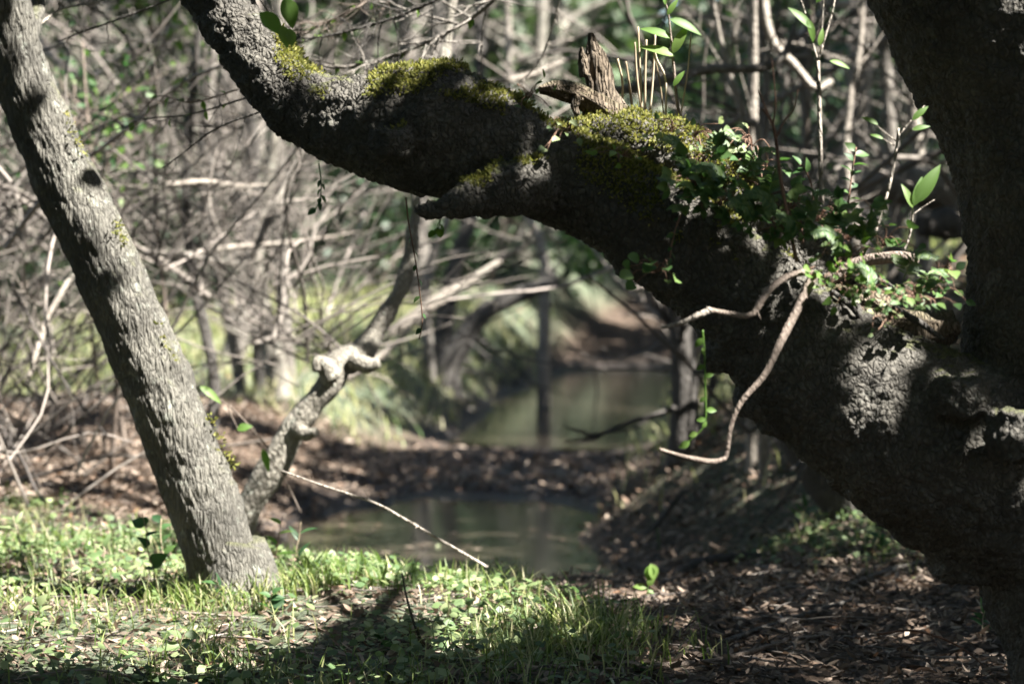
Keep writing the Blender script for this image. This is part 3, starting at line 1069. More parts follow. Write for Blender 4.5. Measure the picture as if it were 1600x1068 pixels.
# upright dark sprig by the tall stem
for lab, pts, n, s in (('upright dark leafy sprig right of the tall pale stem', [(1318, 360), (1326, 310), (1332, 265), (1338, 230)], 12, .034),
                       ('dark leafy sprig bending left of the tall pale stem', [(1272, 330), (1268, 290), (1256, 262), (1245, 256)], 7, .034),
                       ('slim green sprig with curled leaves above the fern clump', [(1255, 380), (1250, 330), (1246, 290)], 7, .026)):
    t, path = stem_thing('sprig', pts, 4.9, (1.6, 1), 'red_twig', lab, 'plant')
    leafy(t, path, 'oval', 'leaf', n, s, .25)

# hanging vines
t, path = stem_thing('hanging_vine', [(1098, 515), (1101, 560), (1102, 610), (1103, 650), (1098, 668), (1085, 682), (1070, 694)], 4.6, (1.5, 1), 'bright_leaf', 'thin green vine hanging beside the bare branch tip', 'vine')
for a, b, dx, dz, L in ((1098, 528, -.6, -.7, .024), (1097, 543, .3, -.8, .016), (1101, 570, -.7, -.4, .02), (1102, 588, .6, .2, .018), (1101, 620, -.5, -.5, .016), (1103, 640, .8, 0, .022), (1103, 655, -.8, 0, .02), (1098, 668, .3, .5, .016), (1090, 676, -.6, -.2, .02), (1078, 690, -.8, -.4, .026)):
    put_leaf(t, 'oval', 'bright_leaf', P(a, b, 4.59), (dx, -.1, dz), (.3, -.9, .3), L)
t, path = stem_thing('hanging_vine', [(498, 255), (502, 285), (500, 310), (492, 330)], 4.9, (1.2, .8), 'leaf', 'short dark vine dangling under the left part of the limb', 'vine')
leafy(t, path, 'oval', 'leaf', 7, .02, .3, .4)
t, path = stem_thing('hanging_vine', [(1070, 320), (1058, 350), (1050, 380), (1044, 415), (1030, 430)], 4.75, (1.2, .8), 'red_twig', 'short vine lying over the dark face of the limb', 'vine')
leafy(t, path, 'oval', 'leaf', 9, .018, .2, .3)
t, path = stem_thing('hanging_vine', [(634, 308), (638, 345), (648, 400), (655, 450), (660, 500), (655, 530)], 5.3, (1.2, .8), 'red_twig', 'long thin tendril hanging below the broken stub', 'vine')
leafy(t, path, 'oval', 'leaf', 7, .022, .25, .4)
t, path = stem_thing('hanging_vine', [(690, 330), (688, 345), (684, 358), (680, 366)], 4.9, (1, .8), 'bright_leaf', 'tiny bright leaf cluster hanging under the broken stub', 'vine')
leafy(t, path, 'round', 'bright_leaf', 5, .022, .4, .3)
for lab, a, b, d_, lv in (('lime green leaf spray beside the limb at the upper left', 400, 0, 4.9, ((405, 20, .8, -.6, .07), (440, 40, .3, -.9, .05), (445, -5, .3, -.9, .07), (452, 45, .2, -.9, .04))),):
    t, path = stem_thing('leaf_spray', [(380, -40), (410, 5), (440, 45)], d_, (1.2, .8), 'brown_twig', lab, 'leaves')
    for q in lv:
        put_leaf(t, 'oval', 'bright_leaf', P(q[0], q[1], d_ - .02), (q[2], -.1, q[3]), (.2, -.9, .5), q[4])

LEAF_SCALE = 1.0
# ------------------------------------------------------------------ twig sprays at the top
SPRAYS = [
    ('long twiggy spray sweeping left above the mossy hump', [(830, -60), (760, 10), (700, 50), (620, 85), (540, 105), (490, 100)], 7.3, (5, 2), 'grey_bark', 26, .32),
    ('dark fine spray crossing the top edge right of the limb', [(740, -30), (650, 15), (560, 45), (480, 60), (420, 50)], 7.1, (3, 1.2), 'dark_bark', 26, .30),
    ('dense brown spray tucked behind the limb bend', [(640, -40), (560, 10), (500, 40), (450, 70)], 7.5, (3, 1.2), 'brown_twig', 24, .26),
    ('dark bare twig running left from the limb', [(420, 170), (340, 200), (285, 240), (255, 262)], 6.7, (2, .8), 'dark_bark', 12, .16),
    ('fine dark twig spray left of the limb, above the tangle', [(395, 150), (300, 178), (225, 186), (190, 200)], 6.9, (1.8, .7), 'dark_bark', 12, .18),
    ('thin dark twig crossing the upper left corner', [(290, -10), (200, 25), (130, 50), (88, 66)], 6.8, (2, .8), 'dark_bark', 8, .14),
    ('pale tangled twig beside the leaning trunk top', [(60, 40), (95, 15), (140, 5), (180, -10)], 6.9, (2.5, 1.2), 'pale_bark', 9, .12),
    ('fine twig with pale broken end left of the limb', [(372, 140), (300, 160), (250, 150), (220, 176)], 7.0, (1.5, .8), 'brown_twig', 9, .14),
    ('thin pale twig drooping in the open gap above the limb', [(880, -20), (860, 50), (840, 100), (800, 140)], 7.6, (1.8, .8), 'pale_bark', 8, .16),
]
for lab, pts, d, rad, mat, cnt, ln in SPRAYS:
    path = PP(pts, d, d + .3)
    t = thing('twig_spray', path[0], lab, 'twigs')
    mb = MB()
    mb.tube(path, [q * K * d for q in rad], 7, 30, .5)
    mb.build('stem', M[mat], t)
    mb = MB()
    side_twigs(mb, path, rad[1] * K * d, cnt, ln, .55, 1, .5)
    o = mb.build('twigs', M[mat], t)
    o['kind'] = 'stuff'
    if 'dense' in lab or 'fine' in lab or 'sweeping' in lab:
        leafy(t, path, 'oval', 'bright_leaf', 6, .032, .1, .5)

# ------------------------------------------------------------------ background woodland, out of focus
def bg_tree_mesh(seed, h, r0, lean, branches, twigs):
    """trunk with limbs at the origin"""
    m = MB()
    n = 7
    z = np.linspace(-.3, h, n)
    p = np.stack([np.cumsum(rng.normal(0, .10, n)) + lean * z, np.cumsum(rng.normal(0, .10, n)), z], 1)
    p[:, :2] -= p[0, :2]
    m.tube(p, np.linspace(r0, r0 * .45, n) * (1 + np.array([.35] + [0] * (n - 1))), 10, 26, .35 + .3 * rng.random())
    for _ in range(branches):
        k = rng.uniform(.25, .95)
        b0 = resample(p, 30)[int(k * 29)]
        a = rng.uniform(0, 6.28)
        ln = h * rng.uniform(.25, .5)
        e = b0 + np.array([math.cos(a) * ln, math.sin(a) * ln, ln * rng.uniform(-.1, .9)])
        w = wander(b0, e, 6, ln * .06)
        rb = r0 * rng.uniform(.2, .42)
        m.tube(w, [rb, rb * .3], 6, 16, .4 + .5 * rng.random())
        side_twigs(m, w, rb * .3, twigs, ln * .4, .7, 1, .4 + .5 * rng.random())
    return m


def crown_mesh(seed, R, n, cz, leaf=.11, holes=.0):
    m = MB()
    ncl = 46
    c = unit(rng.normal(0, 1, (ncl, 3))) * (rng.random((ncl, 1)) ** .4) * np.array([R, R, R * .55])
    k = rng.integers(0, ncl, n)
    pos = c[k] + rng.normal(0, .24, (n, 3)) * np.array([1, 1, .6])
    pos[:, 2] += cz
    m.leaves(pos, rng.normal(0, 1, (n, 3)), rng.normal(0, .7, (n, 3)) + np.array([0, 0, 1]), leaf * (.7 + .6 * rng.random(n)), leaf * .5, .2)
    return m


BARKS = ['dark_bark', 'grey_bark', 'grey_bark', 'lichen_bark', 'twig']
tm = []
for s in range(6):
    me = bg_tree_mesh(s, rng.uniform(4.5, 6.5), rng.uniform(.07, .15), rng.normal(0, .12), 7, 4).mesh('trunk')
    me.materials.append(M[BARKS[s % 5]])
    tm.append(me)
cm = []
for s in range(3):
    me = crown_mesh(s, 2.3, 4200, 0, .17).mesh('crown')
    me.materials.append(M['canopy'])
    cm.append(me)


def bg_tree(x, y, s, rz, lab, group, ti, ci, crown_z, cs=1.0):
    z = gz(x, y)
    t = thing('woodland_tree', (x, y, z), lab, 'tree', group)
    o = bpy.data.objects.new('trunk', tm[ti])
    COL.objects.link(o)
    o.parent = t
    o.rotation_euler.z = rz
    o.scale = (s, s, s)
    o = bpy.data.objects.new('crown', cm[ci] if isinstance(ci, int) else ci)
    COL.objects.link(o)
    o.parent = t
    o.location = (0, 0, crown_z - z)
    o.rotation_euler.z = rz * 1.7
    o.scale = (cs, cs, cs)


def channel_x(y):
    return float(ip(y, [0, 6.6, 7.2, 8, 9, 12, 16, 20, 25, 35, 50, 80], [.9, .9, .7, .25, -.05, -.4, .0, .4, .75, 1.9, 4.5, 9]))


placed = []
# the sun reaches these places through gaps between the crowns
OPEN = [hit(a, b) + np.array(SUN) * (6.2 / SUN.z) for a, b in ((350, 640), (430, 650), (520, 665), (610, 680), (380, 710), (230, 700), (1440, 410), (1490, 420))]
tries = 0
while len(placed) < 78 and tries < 6000:
    tries += 1
    y = 14 + 44 * rng.random() ** .9
    x = rng.uniform(-.42 * y, .42 * y)
    if abs(x - channel_x(y)) < 1.5 + .02 * y:
        continue
    if any((x - a) ** 2 + (y - b) ** 2 < (1.4 + .02 * y) ** 2 for a, b in placed):
        continue
    # keep the sight line over the pool open
    px = x / y / K + 800
    if 450 < px < 1060 and y < 27:
        continue
    if any((x - o[0]) ** 2 + (y - o[1]) ** 2 < 2.3 ** 2 for o in OPEN):
        continue
    placed.append((x, y))
def where(x, y):
    px = x / y / K + 800
    return 'behind the left tangle' if px < 480 else ('beyond the pool under the arch' if px < 1060 else 'behind the mossy ridge and forked stem')


TL = ['dark barked', 'grey', 'slender grey', 'spotted pale', 'brown', 'dark slender']
for i, (x, y) in enumerate(placed):
    far = 'near' if y < 24 else ('mid distant' if y < 38 else 'far')
    ti = int(rng.integers(0, 6))
    bg_tree(x, y, rng.uniform(.9, 1.3), rng.uniform(0, 6.28), '%s %s tree in the blurred wood %s' % (far, TL[ti], where(x, y)),
            'woodland trees ' + where(x, y), ti, int(rng.integers(0, 3)), max(5.4, 2.0 + .115 * y + rng.uniform(.6, 1.6)), rng.uniform(.85, 1.2))

# named background trunks
LAND = [
    ('woodland_tree', 'dark slim trunk with flaring pale foot, left in the dim clump', [(378, 612), (366, 545), (346, 450), (330, 370), (318, 280), (330, 120), (350, -150)], 17, (11, 6), 'grey_bark'),
    ('woodland_tree', 'thick dark trunk standing in the middle of the dim clump', [(412, 612), (408, 540), (396, 440), (388, 380), (395, 250), (380, 50), (370, -200)], 17.2, (17, 8), 'dark_bark'),
    ('woodland_tree', 'trunk with a swollen pale base on the right of the dim clump', [(440, 620), (430, 570), (418, 520), (405, 450), (400, 380), (430, 200), (440, -150)], 16.8, (20, 6), 'lichen_bark'),
    ('woodland_tree', 'straight brown trunk at the right edge of the dim clump', [(452, 608), (446, 520), (440, 430), (436, 350), (440, 200), (455, -200)], 17.5, (12, 7), 'grey_bark'),
    ('woodland_tree', 'bent dark sapling trunk just right of the leaning tree', [(328, 700), (335, 600), (322, 520), (308, 460), (300, 410), (290, 330), (300, 150), (330, -100)], 11.5, (10, 5), 'dark_bark'),
    ('woodland_tree', 'dark trunk leaning right over the far bank', [(700, 575), (722, 535), (752, 492), (800, 466), (845, 448), (872, 436)], 22, (20, 9), 'dark_bark'),
    ('woodland_tree', 'upright dark trunk beside the leaning one on the far bank', [(690, 560), (694, 500), (705, 440), (722, 380), (740, 310), (750, 100), (745, -150)], 22.3, (17, 8), 'dark_bark'),
    ('woodland_tree', 'pale thin trunk forking on the far bank', [(668, 545), (664, 470), (676, 400), (700, 340), (715, 250), (700, -150)], 21.5, (9, 5), 'grey_bark'),
    ('woodland_tree', 'crooked pale stem reaching up on the far bank under the limb', [(850, 470), (852, 420), (838, 365), (822, 330), (800, 200), (790, -100)], 23, (9, 5), 'pale_bark'),
    ('woodland_tree', 'dark slim trunk close behind the limb right of the pool', [(1068, 665), (1070, 600), (1066, 540), (1064, 480), (1068, 380), (1078, 250)], 12.0, (22, 16), 'dark_bark'),
    ('woodland_tree', 'dark trunk slanting under the thick part of the limb', [(1335, 800), (1300, 750), (1262, 690), (1225, 620), (1180, 540), (1150, 470)], 9.3, (46, 30), 'dark_bark'),
    ('woodland_tree', 'bright pale trunk behind the forked stem', [(1338, 380), (1328, 300), (1322, 220), (1330, 140), (1345, 60), (1350, -150)], 11.5, (8, 5), 'pale_bark'),
    ('woodland_tree', 'second pale trunk behind the crotch, nearer the big trunk', [(1440, 300), (1432, 220), (1425, 130), (1440, 40), (1440, -150)], 13.5, (12, 7), 'pale_bark'),
    ('woodland_tree', 'short grey trunk behind the fan leaved shoot', [(1398, 290), (1392, 210), (1388, 140), (1380, 20), (1380, -150)], 14, (12, 7), 'grey_bark'),
    ('woodland_tree', 'slim dark trunk behind the tall forked stem', [(1265, 290), (1262, 220), (1255, 130), (1262, 40), (1260, -150)], 12.5, (8, 5), 'grey_bark'),
    ('woodland_tree', 'brown slim trunk between limb ridge and forked stem', [(1195, 280), (1196, 200), (1198, 130), (1190, 60), (1185, -150)], 12.0, (6, 4), 'grey_bark'),
    ('woodland_tree', 'curved pale stem swinging across behind the ridge', [(1190, 250), (1165, 190), (1148, 140), (1125, 60), (1110, -20)], 10.5, (6, 4), 'pale_bark'),
    ('woodland_tree', 'crooked pale stem bending right toward the pale trunk', [(1180, -40), (1196, 30), (1210, 70), (1240, 100), (1275, 140), (1300, 125)], 10.8, (7, 5), 'pale_bark'),
]
for nm, lab, pts, d, rad, mat in LAND:
    path = PP(pts, d)
    b = path[0].copy()
    b[2] = gz(b[0], b[1])
    path = np.vstack([[b[0] - (path[1][0] - path[0][0]) * .2, b[1], min(b[2], path[0][2]) - .05], path])
    rr = np.interp(np.linspace(0, 1, len(path)), [0, .12, 1], [rad[0] * 1.3, rad[0], rad[1]]) * K * d
    t = thing(nm, (path[0][0], path[0][1], b[2]), lab, 'tree')
    mb = MB()
    mb.tube(path, rr, 12, 50, .5, disp=jag(int(d * 10), .012))
    mb.build('trunk', M[mat], t)
    mb = MB()
    side_twigs(mb, path, rr[-1] * .35, 8, 1.0, .8, 1, .6, (0, 0, .2))
    o = mb.build('twigs', M[mat], t)
    o['kind'] = 'stuff'

# limbs lying and leaning in the background
LIMBS = [
    ('dead_branch', 'long pale dead branch slanting above the crooked trunk', [(610, 520), (645, 498), (700, 458), (745, 432), (790, 402), (850, 368)], 13.5, (12, 4), 'pale_bark'),
    ('dead_branch', 'short pale dead branch propped behind the broken knuckle', [(520, 602), (560, 578), (600, 552), (642, 512)], 12.5, (10, 4), 'pale_bark'),
    ('dead_branch', 'dark smooth branch curving through the gap behind the dry stalks', [(940, 145), (1000, 135), (1060, 118), (1120, 108), (1190, 106), (1225, 85), (1240, 40)], 9.5, (9, 6), 'grey_bark'),
    ('dead_branch', 'long level dead branch in the middle of the left tangle', [(225, 395), (290, 398), (350, 410), (400, 408)], 11, (7, 2), 'grey_bark'),
    ('dead_branch', 'pale level branch above the dim clump', [(270, 400), (350, 388), (420, 382), (500, 372), (560, 362)], 12, (5, 2), 'pale_bark'),
    ('dead_branch', 'pale knotty branch high in the left tangle', [(260, 288), (320, 285), (380, 290), (420, 288)], 10.5, (6, 2), 'pale_bark'),
    ('dead_branch', 'brown branch rising right behind the left tangle', [(395, 400), (420, 340), (455, 270), (500, 180)], 10.5, (7, 4), 'grey_bark'),
    ('dead_branch', 'bright bare branch slanting at the left frame edge', [(45, 590), (70, 510), (100, 450), (130, 400)], 9.5, (6, 4), 'pale_bark'),
    ('dead_branch', 'thick pale branch crossing low behind the hump', [(760, 130), (830, 118), (900, 90), (980, 95)], 12, (7, 2), 'pale_bark'),
    ('fallen_log', 'grey fallen log on the bank behind the crotch', [(1350, 300), (1420, 290), (1480, 305), (1560, 345)], 13.0, (34, 30), 'grey_bark'),
    ('fallen_log', 'dark rotten log below the grey one near the big trunk', [(1440, 352), (1480, 350), (1530, 360)], 12.0, (28, 26), 'dark_bark'),
    ('fallen_log', 'whitish fallen branch at the edge of the far pool', [(690, 616), (720, 622), (765, 630)], 22.0, (7, 5), 'pale_bark'),
    ('fallen_log', 'second whitish branch meeting the first at the far pool', [(698, 657), (725, 644), (762, 630)], 21.6, (7, 5), 'pale_bark'),
    ('fallen_log', 'dark root curling out of the right bank', [(1000, 850), (1030, 815), (1062, 775), (1085, 760)], 10.2, (6, 3), 'dark_bark'),
    ('fallen_log', 'low dark root along the right bank foot', [(1040, 905), (1100, 880), (1160, 872), (1235, 868)], 8.8, (12, 7), 'dark_bark'),
]
for nm, lab, pts, d, rad, mat in LIMBS:
    path = PP(pts, d, d + .25)
    mb = MB()
    mb.tube(path, np.interp(np.linspace(0, 1, len(path)), [0, .15, .85, 1], [rad[0] * .6, rad[0], rad[1], rad[1] * .4]) * K * d, 12, 40, .5, disp=jag(int(d * 7), .008))
    t = thing(nm, path[0], lab, 'branch' if nm == 'dead_branch' else 'log')
    mb.build('stem', M[mat], t)
    if nm == 'dead_branch':
        mb = MB()
        side_twigs(mb, path, rad[1] * K * d * .4, 9, .5, .8, 1, .7)
        o = mb.build('twigs', M[mat], t)
        o['kind'] = 'stuff'


# tangle of dry twigs, nobody could count
def tangle(name, n, xr, yr, keep, lenr, rad, up, seed, lift=0.0):
    mb = MB()
    c = 0
    while c < n:
        y = rng.uniform(*yr)
        x = rng.uniform(xr[0] * y, xr[1] * y)
        if not keep(x, y):
            continue
        z0 = gz(x, y)
        ln = rng.uniform(*lenr)
        a = rng.uniform(0, 6.28)
        e = np.array([x + math.cos(a) * ln, y + math.sin(a) * ln * .6, z0 + rng.uniform(*up)])
        b = np.array([x, y, z0 + max(lift, (rng.random() ** 2) * up[1] * .8)])
        w = wander(b, e, 6, ln * .03, -rng.uniform(-.1, .35) * ln * .4)
        w[:, 2] = np.maximum(w[:, 2], z0 + .01)
        rd = rng.uniform(*rad) * (.6 + .4 * rng.random())
        tn = rng.random()
        mb.tube(w, [rd, rd * .45], 5, 12, tn, cap=False)
        if rng.random() < .6:
            side_twigs(mb, w, rd * .45, 2, ln * .4, .8, 0, tn)
        c += 1
    o = mb.build(name, M['twig'])
    tag(o, kind='stuff')
    return o


def pxof(x, y):
    return x / y / K + 800


tangle('undergrowth', 210, (-.26, -.15), (9, 14), lambda x, y: pxof(x, y) < 140, (.4, 1.4), (.002, .010), (.1, 1.6), 1)
tangle('undergrowth', 330, (-.26, -.05), (9.5, 15), lambda x, y: pxof(x, y) < 560, (.5, 1.6), (.0018, .008), (1.1, 2.3), 1, 1.02)
tangle('undergrowth', 22, (-.26, -.06), (9.5, 14), lambda x, y: pxof(x, y) < 520, (.8, 2.0), (.008, .017), (1.05, 2.0), 1, 1.0)
tangle('undergrowth', 300, (-.26, .0), (15, 27), lambda x, y: pxof(x, y) < 500, (.8, 2.2), (.004, .014), (1.2, 3.4), 2, 1.1)
tangle('undergrowth', 90, (-.26, -.1), (14, 24), lambda x, y: pxof(x, y) < 250, (.8, 2.2), (.004, .014), (.3, 2.0), 2)
tangle('undergrowth', 380, (-.26, .28), (30, 52), lambda x, y: abs(x - channel_x(y)) > 1.8, (1.2, 4), (.010, .034), (.8, 6.5), 3)
tangle('undergrowth', 380, (.04, .3), (10.5, 26), lambda x, y: pxof(x, y) > 1090 and x > channel_x(y) + 1.2, (.8, 2.6), (.005, .022), (.3, 2.6), 4)

# leafy saplings: sparse green leaves in the blur
def leaf_cloud(px, py, d, rpx, n, size, mat, lab, name='leafy_sapling'):
    c = P(px, py, d)
    base = np.array([c[0] + rng.normal(0, .1), c[1], gz(c[0], c[1])])
    t = thing(name, base, lab, 'sapling')
    mb = MB()
    R = rpx * K * d
    mb.tube(wander(base, c + np.array([0, 0, R]), 5, .04), [.014, .004], 6, 14, .5)
    pos = c + rng.normal(0, .5, (n, 3)) * np.array([R, R, R * 1.1])
    for k in range(0, n, 6):
        mb.tube(wander(c + (pos[k] - c) * .15, pos[k], 4, .02), [.004, .002], 4, 6, .5)
    mb.build('stem', M['brown_twig'], t)
    mb = MB()
    mb.leaves(pos, rng.normal(0, 1, (n, 3)), rng.normal(0, .6, (n, 3)) + np.array([.3, -.6, .8]), size * (.7 + .6 * rng.random(n)), size * .55, .2, rib=True)
    o = mb.build('foliage', M[mat], t)
    o['kind'] = 'stuff'


for a in ((130, 175, 10.5, 110, 110, .05, 'leaf', 'leafy sapling with dark green leaves beside the leaning trunk'),
          (250, 70, 12, 120, 150, .05, 'bright_leaf', 'light green leaved sapling at the top left'),
          (180, 230, 11.5, 90, 80, .05, 'bright_leaf', 'sapling with scattered lime leaves left of the tangle'),
          (910, 400, 26, 40, 90, .13, 'bright_leaf', 'sunlit green bush under the arch of the limb'),
          (150, 370, 12, 60, 26, .05, 'bright_leaf', 'small leaved sapling low beside the leaning trunk'),
          (1130, 60, 15, 120, 60, .07, 'leaf', 'dim leafy sapling behind the drooping leaf shoot'),
          (1270, 70, 12, 100, 26, .06, 'leaf', 'small dark leaved sapling near the forked stem')):
    leaf_cloud(*a)

# evergreen understorey bushes
bm_ = []
for s in range(3):
    m = MB()
    n = 1500
    ncl = 16
    cc = rng.normal(0, .5, (ncl, 3)) * np.array([1.1, 1.1, .8])
    k = rng.integers(0, ncl, n)
    q = cc[k] + rng.normal(0, .22, (n, 3))
    q[:, 2] = np.abs(q[:, 2] + .75)
    m.leaves(q, rng.normal(0, 1, (n, 3)), rng.normal(0, .6, (n, 3)) + np.array([.2, -.3, .8]), .11 * (.7 + .6 * rng.random(n)), .06, .2)
    me = m.mesh('foliage')
    me.materials.append(M['bush_leaf'])
    m = MB()
    for k in range(5):
        m.tube(wander((0, 0, -.1), cc[k] + np.array([0, 0, .8]), 5, .04), [.02, .006], 6, 12, .4)
    ms = m.mesh('stem')
    ms.materials.append(M['brown_twig'])
    bm_.append((me, ms))
nb = 0
while nb < 34:
    y = rng.uniform(20, 46)
    x = rng.uniform(-.27, .29) * y
    if abs(x - channel_x(y)) < 1.9 or (450 < x / y / K + 800 < 1060 and y < 30):
        continue
    t = thing('evergreen_bush', (x, y, gz(x, y)), '%s dark green bush out of focus %s' % ('nearer' if y < 32 else 'farther', where(x, y)), 'bush', 'dark bushes ' + where(x, y))
    sc_ = rng.uniform(.8, 1.9)
    for nm, me in zip(('foliage', 'stem'), bm_[nb % 3]):
        o = bpy.data.objects.new(nm, me)
        COL.objects.link(o)
        o.parent = t
        o.scale = (sc_, sc_, sc_)
        o.rotation_euler.z = nb * 1.9
        if nm == 'foliage':
            o['kind'] = 'stuff'
    nb += 1

# far wood that closes the view: layered leaf masses on the hillside
mb = MB()
n = 26000
y = rng.uniform(44, 76, n)
x = rng.uniform(-.5, .5, n) * y
z = ground_z(x, y) + (rng.random(n) ** 1.2) * (9.5)
pos = np.stack([x, y, z], 1)
keep = fbm(pos * .45, 3, 90) > -.25
pos = pos[keep]
n = len(pos)
mb.leaves(pos, rng.normal(0, 1, (n, 3)), rng.normal(0, .8, (n, 3)) + np.array([0, -.6, .6]), .75 * (.6 + .7 * rng.random(n)), .42, .2)
tag(mb.build('far_woods', M['canopy']), kind='stuff')

# ------------------------------------------------------------------ unseen leaves added above the frame for shade, with sun gaps cut in
S = np.array(SUN)
LIT = []
LIMB_P = np.vstack([resample(limb_path(LIMB)[0], 80), resample(limb_path(RIDGE)[0], 20), resample(limb_path(TRUNK[:11])[0], 40)])


def lit(px, py, r, d=None):
    p = hit(px, py) if d is None else P(px, py, d)
    dd = (p - CAMP) @ FWD
    if d is None:           # the limb stands in the way: no gap needed there
        v = LIMB_P - p
        a = v @ S
        if (np.linalg.norm(v - a[:, None] * S[None], axis=1) < r * K * dd + .11).any():
            return
    LIT.append((p, r * K * dd * (1.25 if d is None else 1)))


for a in ((425, 60, 34), (452, 105, 34), (470, 135, 26), (500, 120, 26), (540, 120, 20), (580, 118, 18), (620, 110, 14), (380, 20, 20), (350, -20, 20)):
    lit(*a, 5.05)
for a in ((930, 165, 22), (960, 180, 26), (1000, 190, 34), (1045, 200, 34), (1090, 215, 30), (985, 120, 40), (1010, 80, 40), (1060, 120, 34), (1050, 40, 36), (1030, 150, 34)):
    lit(*a, 5.15)
for a in ((1560, 25, 30), (1590, 70, 40), (1590, 130, 34), (1605, 180, 20), (1535, 25, 12), (1620, 60, 40), (1625, 130, 40)):
    lit(*a, 4.82)
for a in ((1545, 640, 14), (1580, 655, 20), (1595, 720, 30), (1600, 790, 30), (1440, 690, 6), (1460, 725, 7),
          (1215, 470, 5), (1260, 460, 5), (1345, 512, 3), (1430, 590, 3), (1500, 680, 5)):
    lit(*a, 4.68)
for a in ((1280, 40, 30), (1280, 120, 24), (1282, 200, 24), (1284, 270, 20), (1385, 300, 18), (1400, 220, 26), (1430, 190, 20), (1430, 310, 24), (1420, 360, 14), (1220, 280, 10), (1235, 360, 8), (1300, 425, 24), (1330, 405, 18), (1400, 480, 14), (1390, 505, 10), (1305, 345, 14), (1160, 250, 16), (1110, 262, 8), (1150, 285, 5), (1235, 325, 8), (1260, 355, 6), (1310, 435, 12)):
    lit(*a, 4.9)
for a in ((1090, 493, 14), (1120, 488, 8), (1235, 490, 8), (1215, 545, 8), (1190, 590, 7), (1140, 690, 10), (1100, 712, 12), (1050, 705, 10), (1098, 535, 12), (1102, 600, 8), (1100, 660, 10), (1078, 690, 12)):
    lit(*a, 4.57)
# leaning trunk, with bars of shade left between
for y_, off, r_ in ((112, 0, 3), (172, -12, 2), (218, -8, 4), (300, -4, 5), (345, 2, 3), (475, -6, 2), (700, -8, 5), (735, -4, 7), (765, -10, 5), (875, 48, 6), (905, 52, 7), (942, 48, 7)):
    cx = np.interp(y_, [30, 110, 205, 300, 400, 500, 600, 700, 800, 880, 935], [8, 30, 68, 112, 158, 205, 245, 283, 322, 345, 362])
    lit(cx + off, y_, r_, 6.78)
for a in ((185, 365, 14), (255, 530, 12), (120, 215, 16), (70, 80, 14), (50, 20, 12)):
    lit(*a, 6.85)
for a in ((640, 380, 12), (625, 455, 14), (605, 490, 10), (510, 600, 20), (525, 575, 16), (495, 630, 16), (560, 555, 12), (480, 650, 10), (412, 770, 8)):
    lit(*a, 8.25)
lit(1015, 895, 40, float((hit(1012, 938) - CAMP) @ FWD))
for a in ((1420, 420, 60), (1470, 400, 50), (1500, 430, 50), (1450, 440, 50), (920, 470, 30), (960, 520, 24)):
    lit(*a)
for (pts_, d_, r_) in (([(640, 500), (700, 458), (745, 432), (790, 402)], 13.5, 30), ([(540, 590), (600, 552)], 12.5, 24), ([(300, 286), (370, 288)], 10.5, 36), ([(290, 395), (350, 388), (420, 382)], 12, 30),
                       ([(1325, 330), (1322, 220), (1330, 140), (1345, 60)], 11.5, 24), ([(1430, 220), (1425, 130)], 13.5, 24), ([(1390, 210), (1388, 140)], 14, 22), ([(1210, 70), (1255, 120), (1160, 170)], 10.7, 24), ([(850, 110), (900, 92)], 12, 30), ([(60, 540), (95, 460), (100, 600), (60, 700), (30, 640)], 9.6, 30), ([(240, 320), (330, 340), (420, 330)], 11, 30)):
    for q in pts_:
        lit(q[0], q[1], r_, d_)
for a in ((40, 850, 60), (120, 870, 60), (60, 920, 60), (160, 950, 70), (60, 1000, 70), (160, 1030, 50), (280, 990, 50), (360, 1000, 50), (440, 950, 60), (470, 1010, 45), (520, 920, 60), (560, 980, 60), (640, 930, 60), (650, 1000, 45), (700, 960, 50),
          (700, 1030, 35), (600, 890, 40), (460, 890, 40), (740, 920, 30), (770, 970, 25), (830, 930, 14), (20, 800, 40), (230, 880, 24), (540, 860, 30), (430, 1040, 20)):
    lit(*a)
for a in ((330, 640, 50), (420, 650, 50), (500, 665, 50), (580, 680, 40), (650, 685, 34), (200, 690, 45), (160, 760, 40), (400, 720, 35), (440, 700, 35), (360, 690, 40), (560, 640, 40), (480, 620, 40), (260, 740, 24), (540, 735, 14), (420, 810, 24), (470, 850, 30)):
    lit(*a)


for _ in range(150):                       # the sunny glade on the bank
    px_, py_ = rng.uniform(-120, 800), rng.uniform(800, 1010)
    if px_ > 420 and py_ < 865 + (px_ - 420) * .12:
        continue
    if vnoise(np.array([[px_ / 90, py_ / 60, 3.0]]))[0] < -.42:
        continue
    lit(px_, py_, 42)


def shade_leaves(n, xr, yr, zr, leaf):
    pos = np.stack([rng.uniform(*xr, n), rng.uniform(*yr, n), rng.uniform(*zr, n)], 1)
    # never in the picture itself
    d = (pos - CAMP) @ FWD
    py = 534 - (pos - CAMP) @ UP / np.maximum(d, .1) / K
    px = (pos - CAMP) @ RIGHT / np.maximum(d, .1) / K + 800
    ok = ~((d > .1) & (py > -150) & (px > -150) & (px < 1750))
    for p, r in LIT:  # clear the added leaves along sun rays to the chosen spots
        v = pos - p
        a = v @ S
        dist = np.linalg.norm(v - a[:, None] * S[None], axis=1)
        ok &= ~((dist < r + .085) & (a > 0))
    # ragged noise holes, limited to where shade is not wanted
    flat = pos - S[None] * (pos[:, 2:3] / S[2])          # where this leaf's shade falls on level ground
    lim = np.interp(flat[:, 1], [8.8, 9.8], [-.55, .02])
    lim = np.where((flat[:, 1] > 9.5) & (flat[:, 0] > -1.1), -.6, lim)
    ok &= fbm(flat * np.array([2.4, 2.4, 0]), 3, 120) > lim
    return pos[ok]


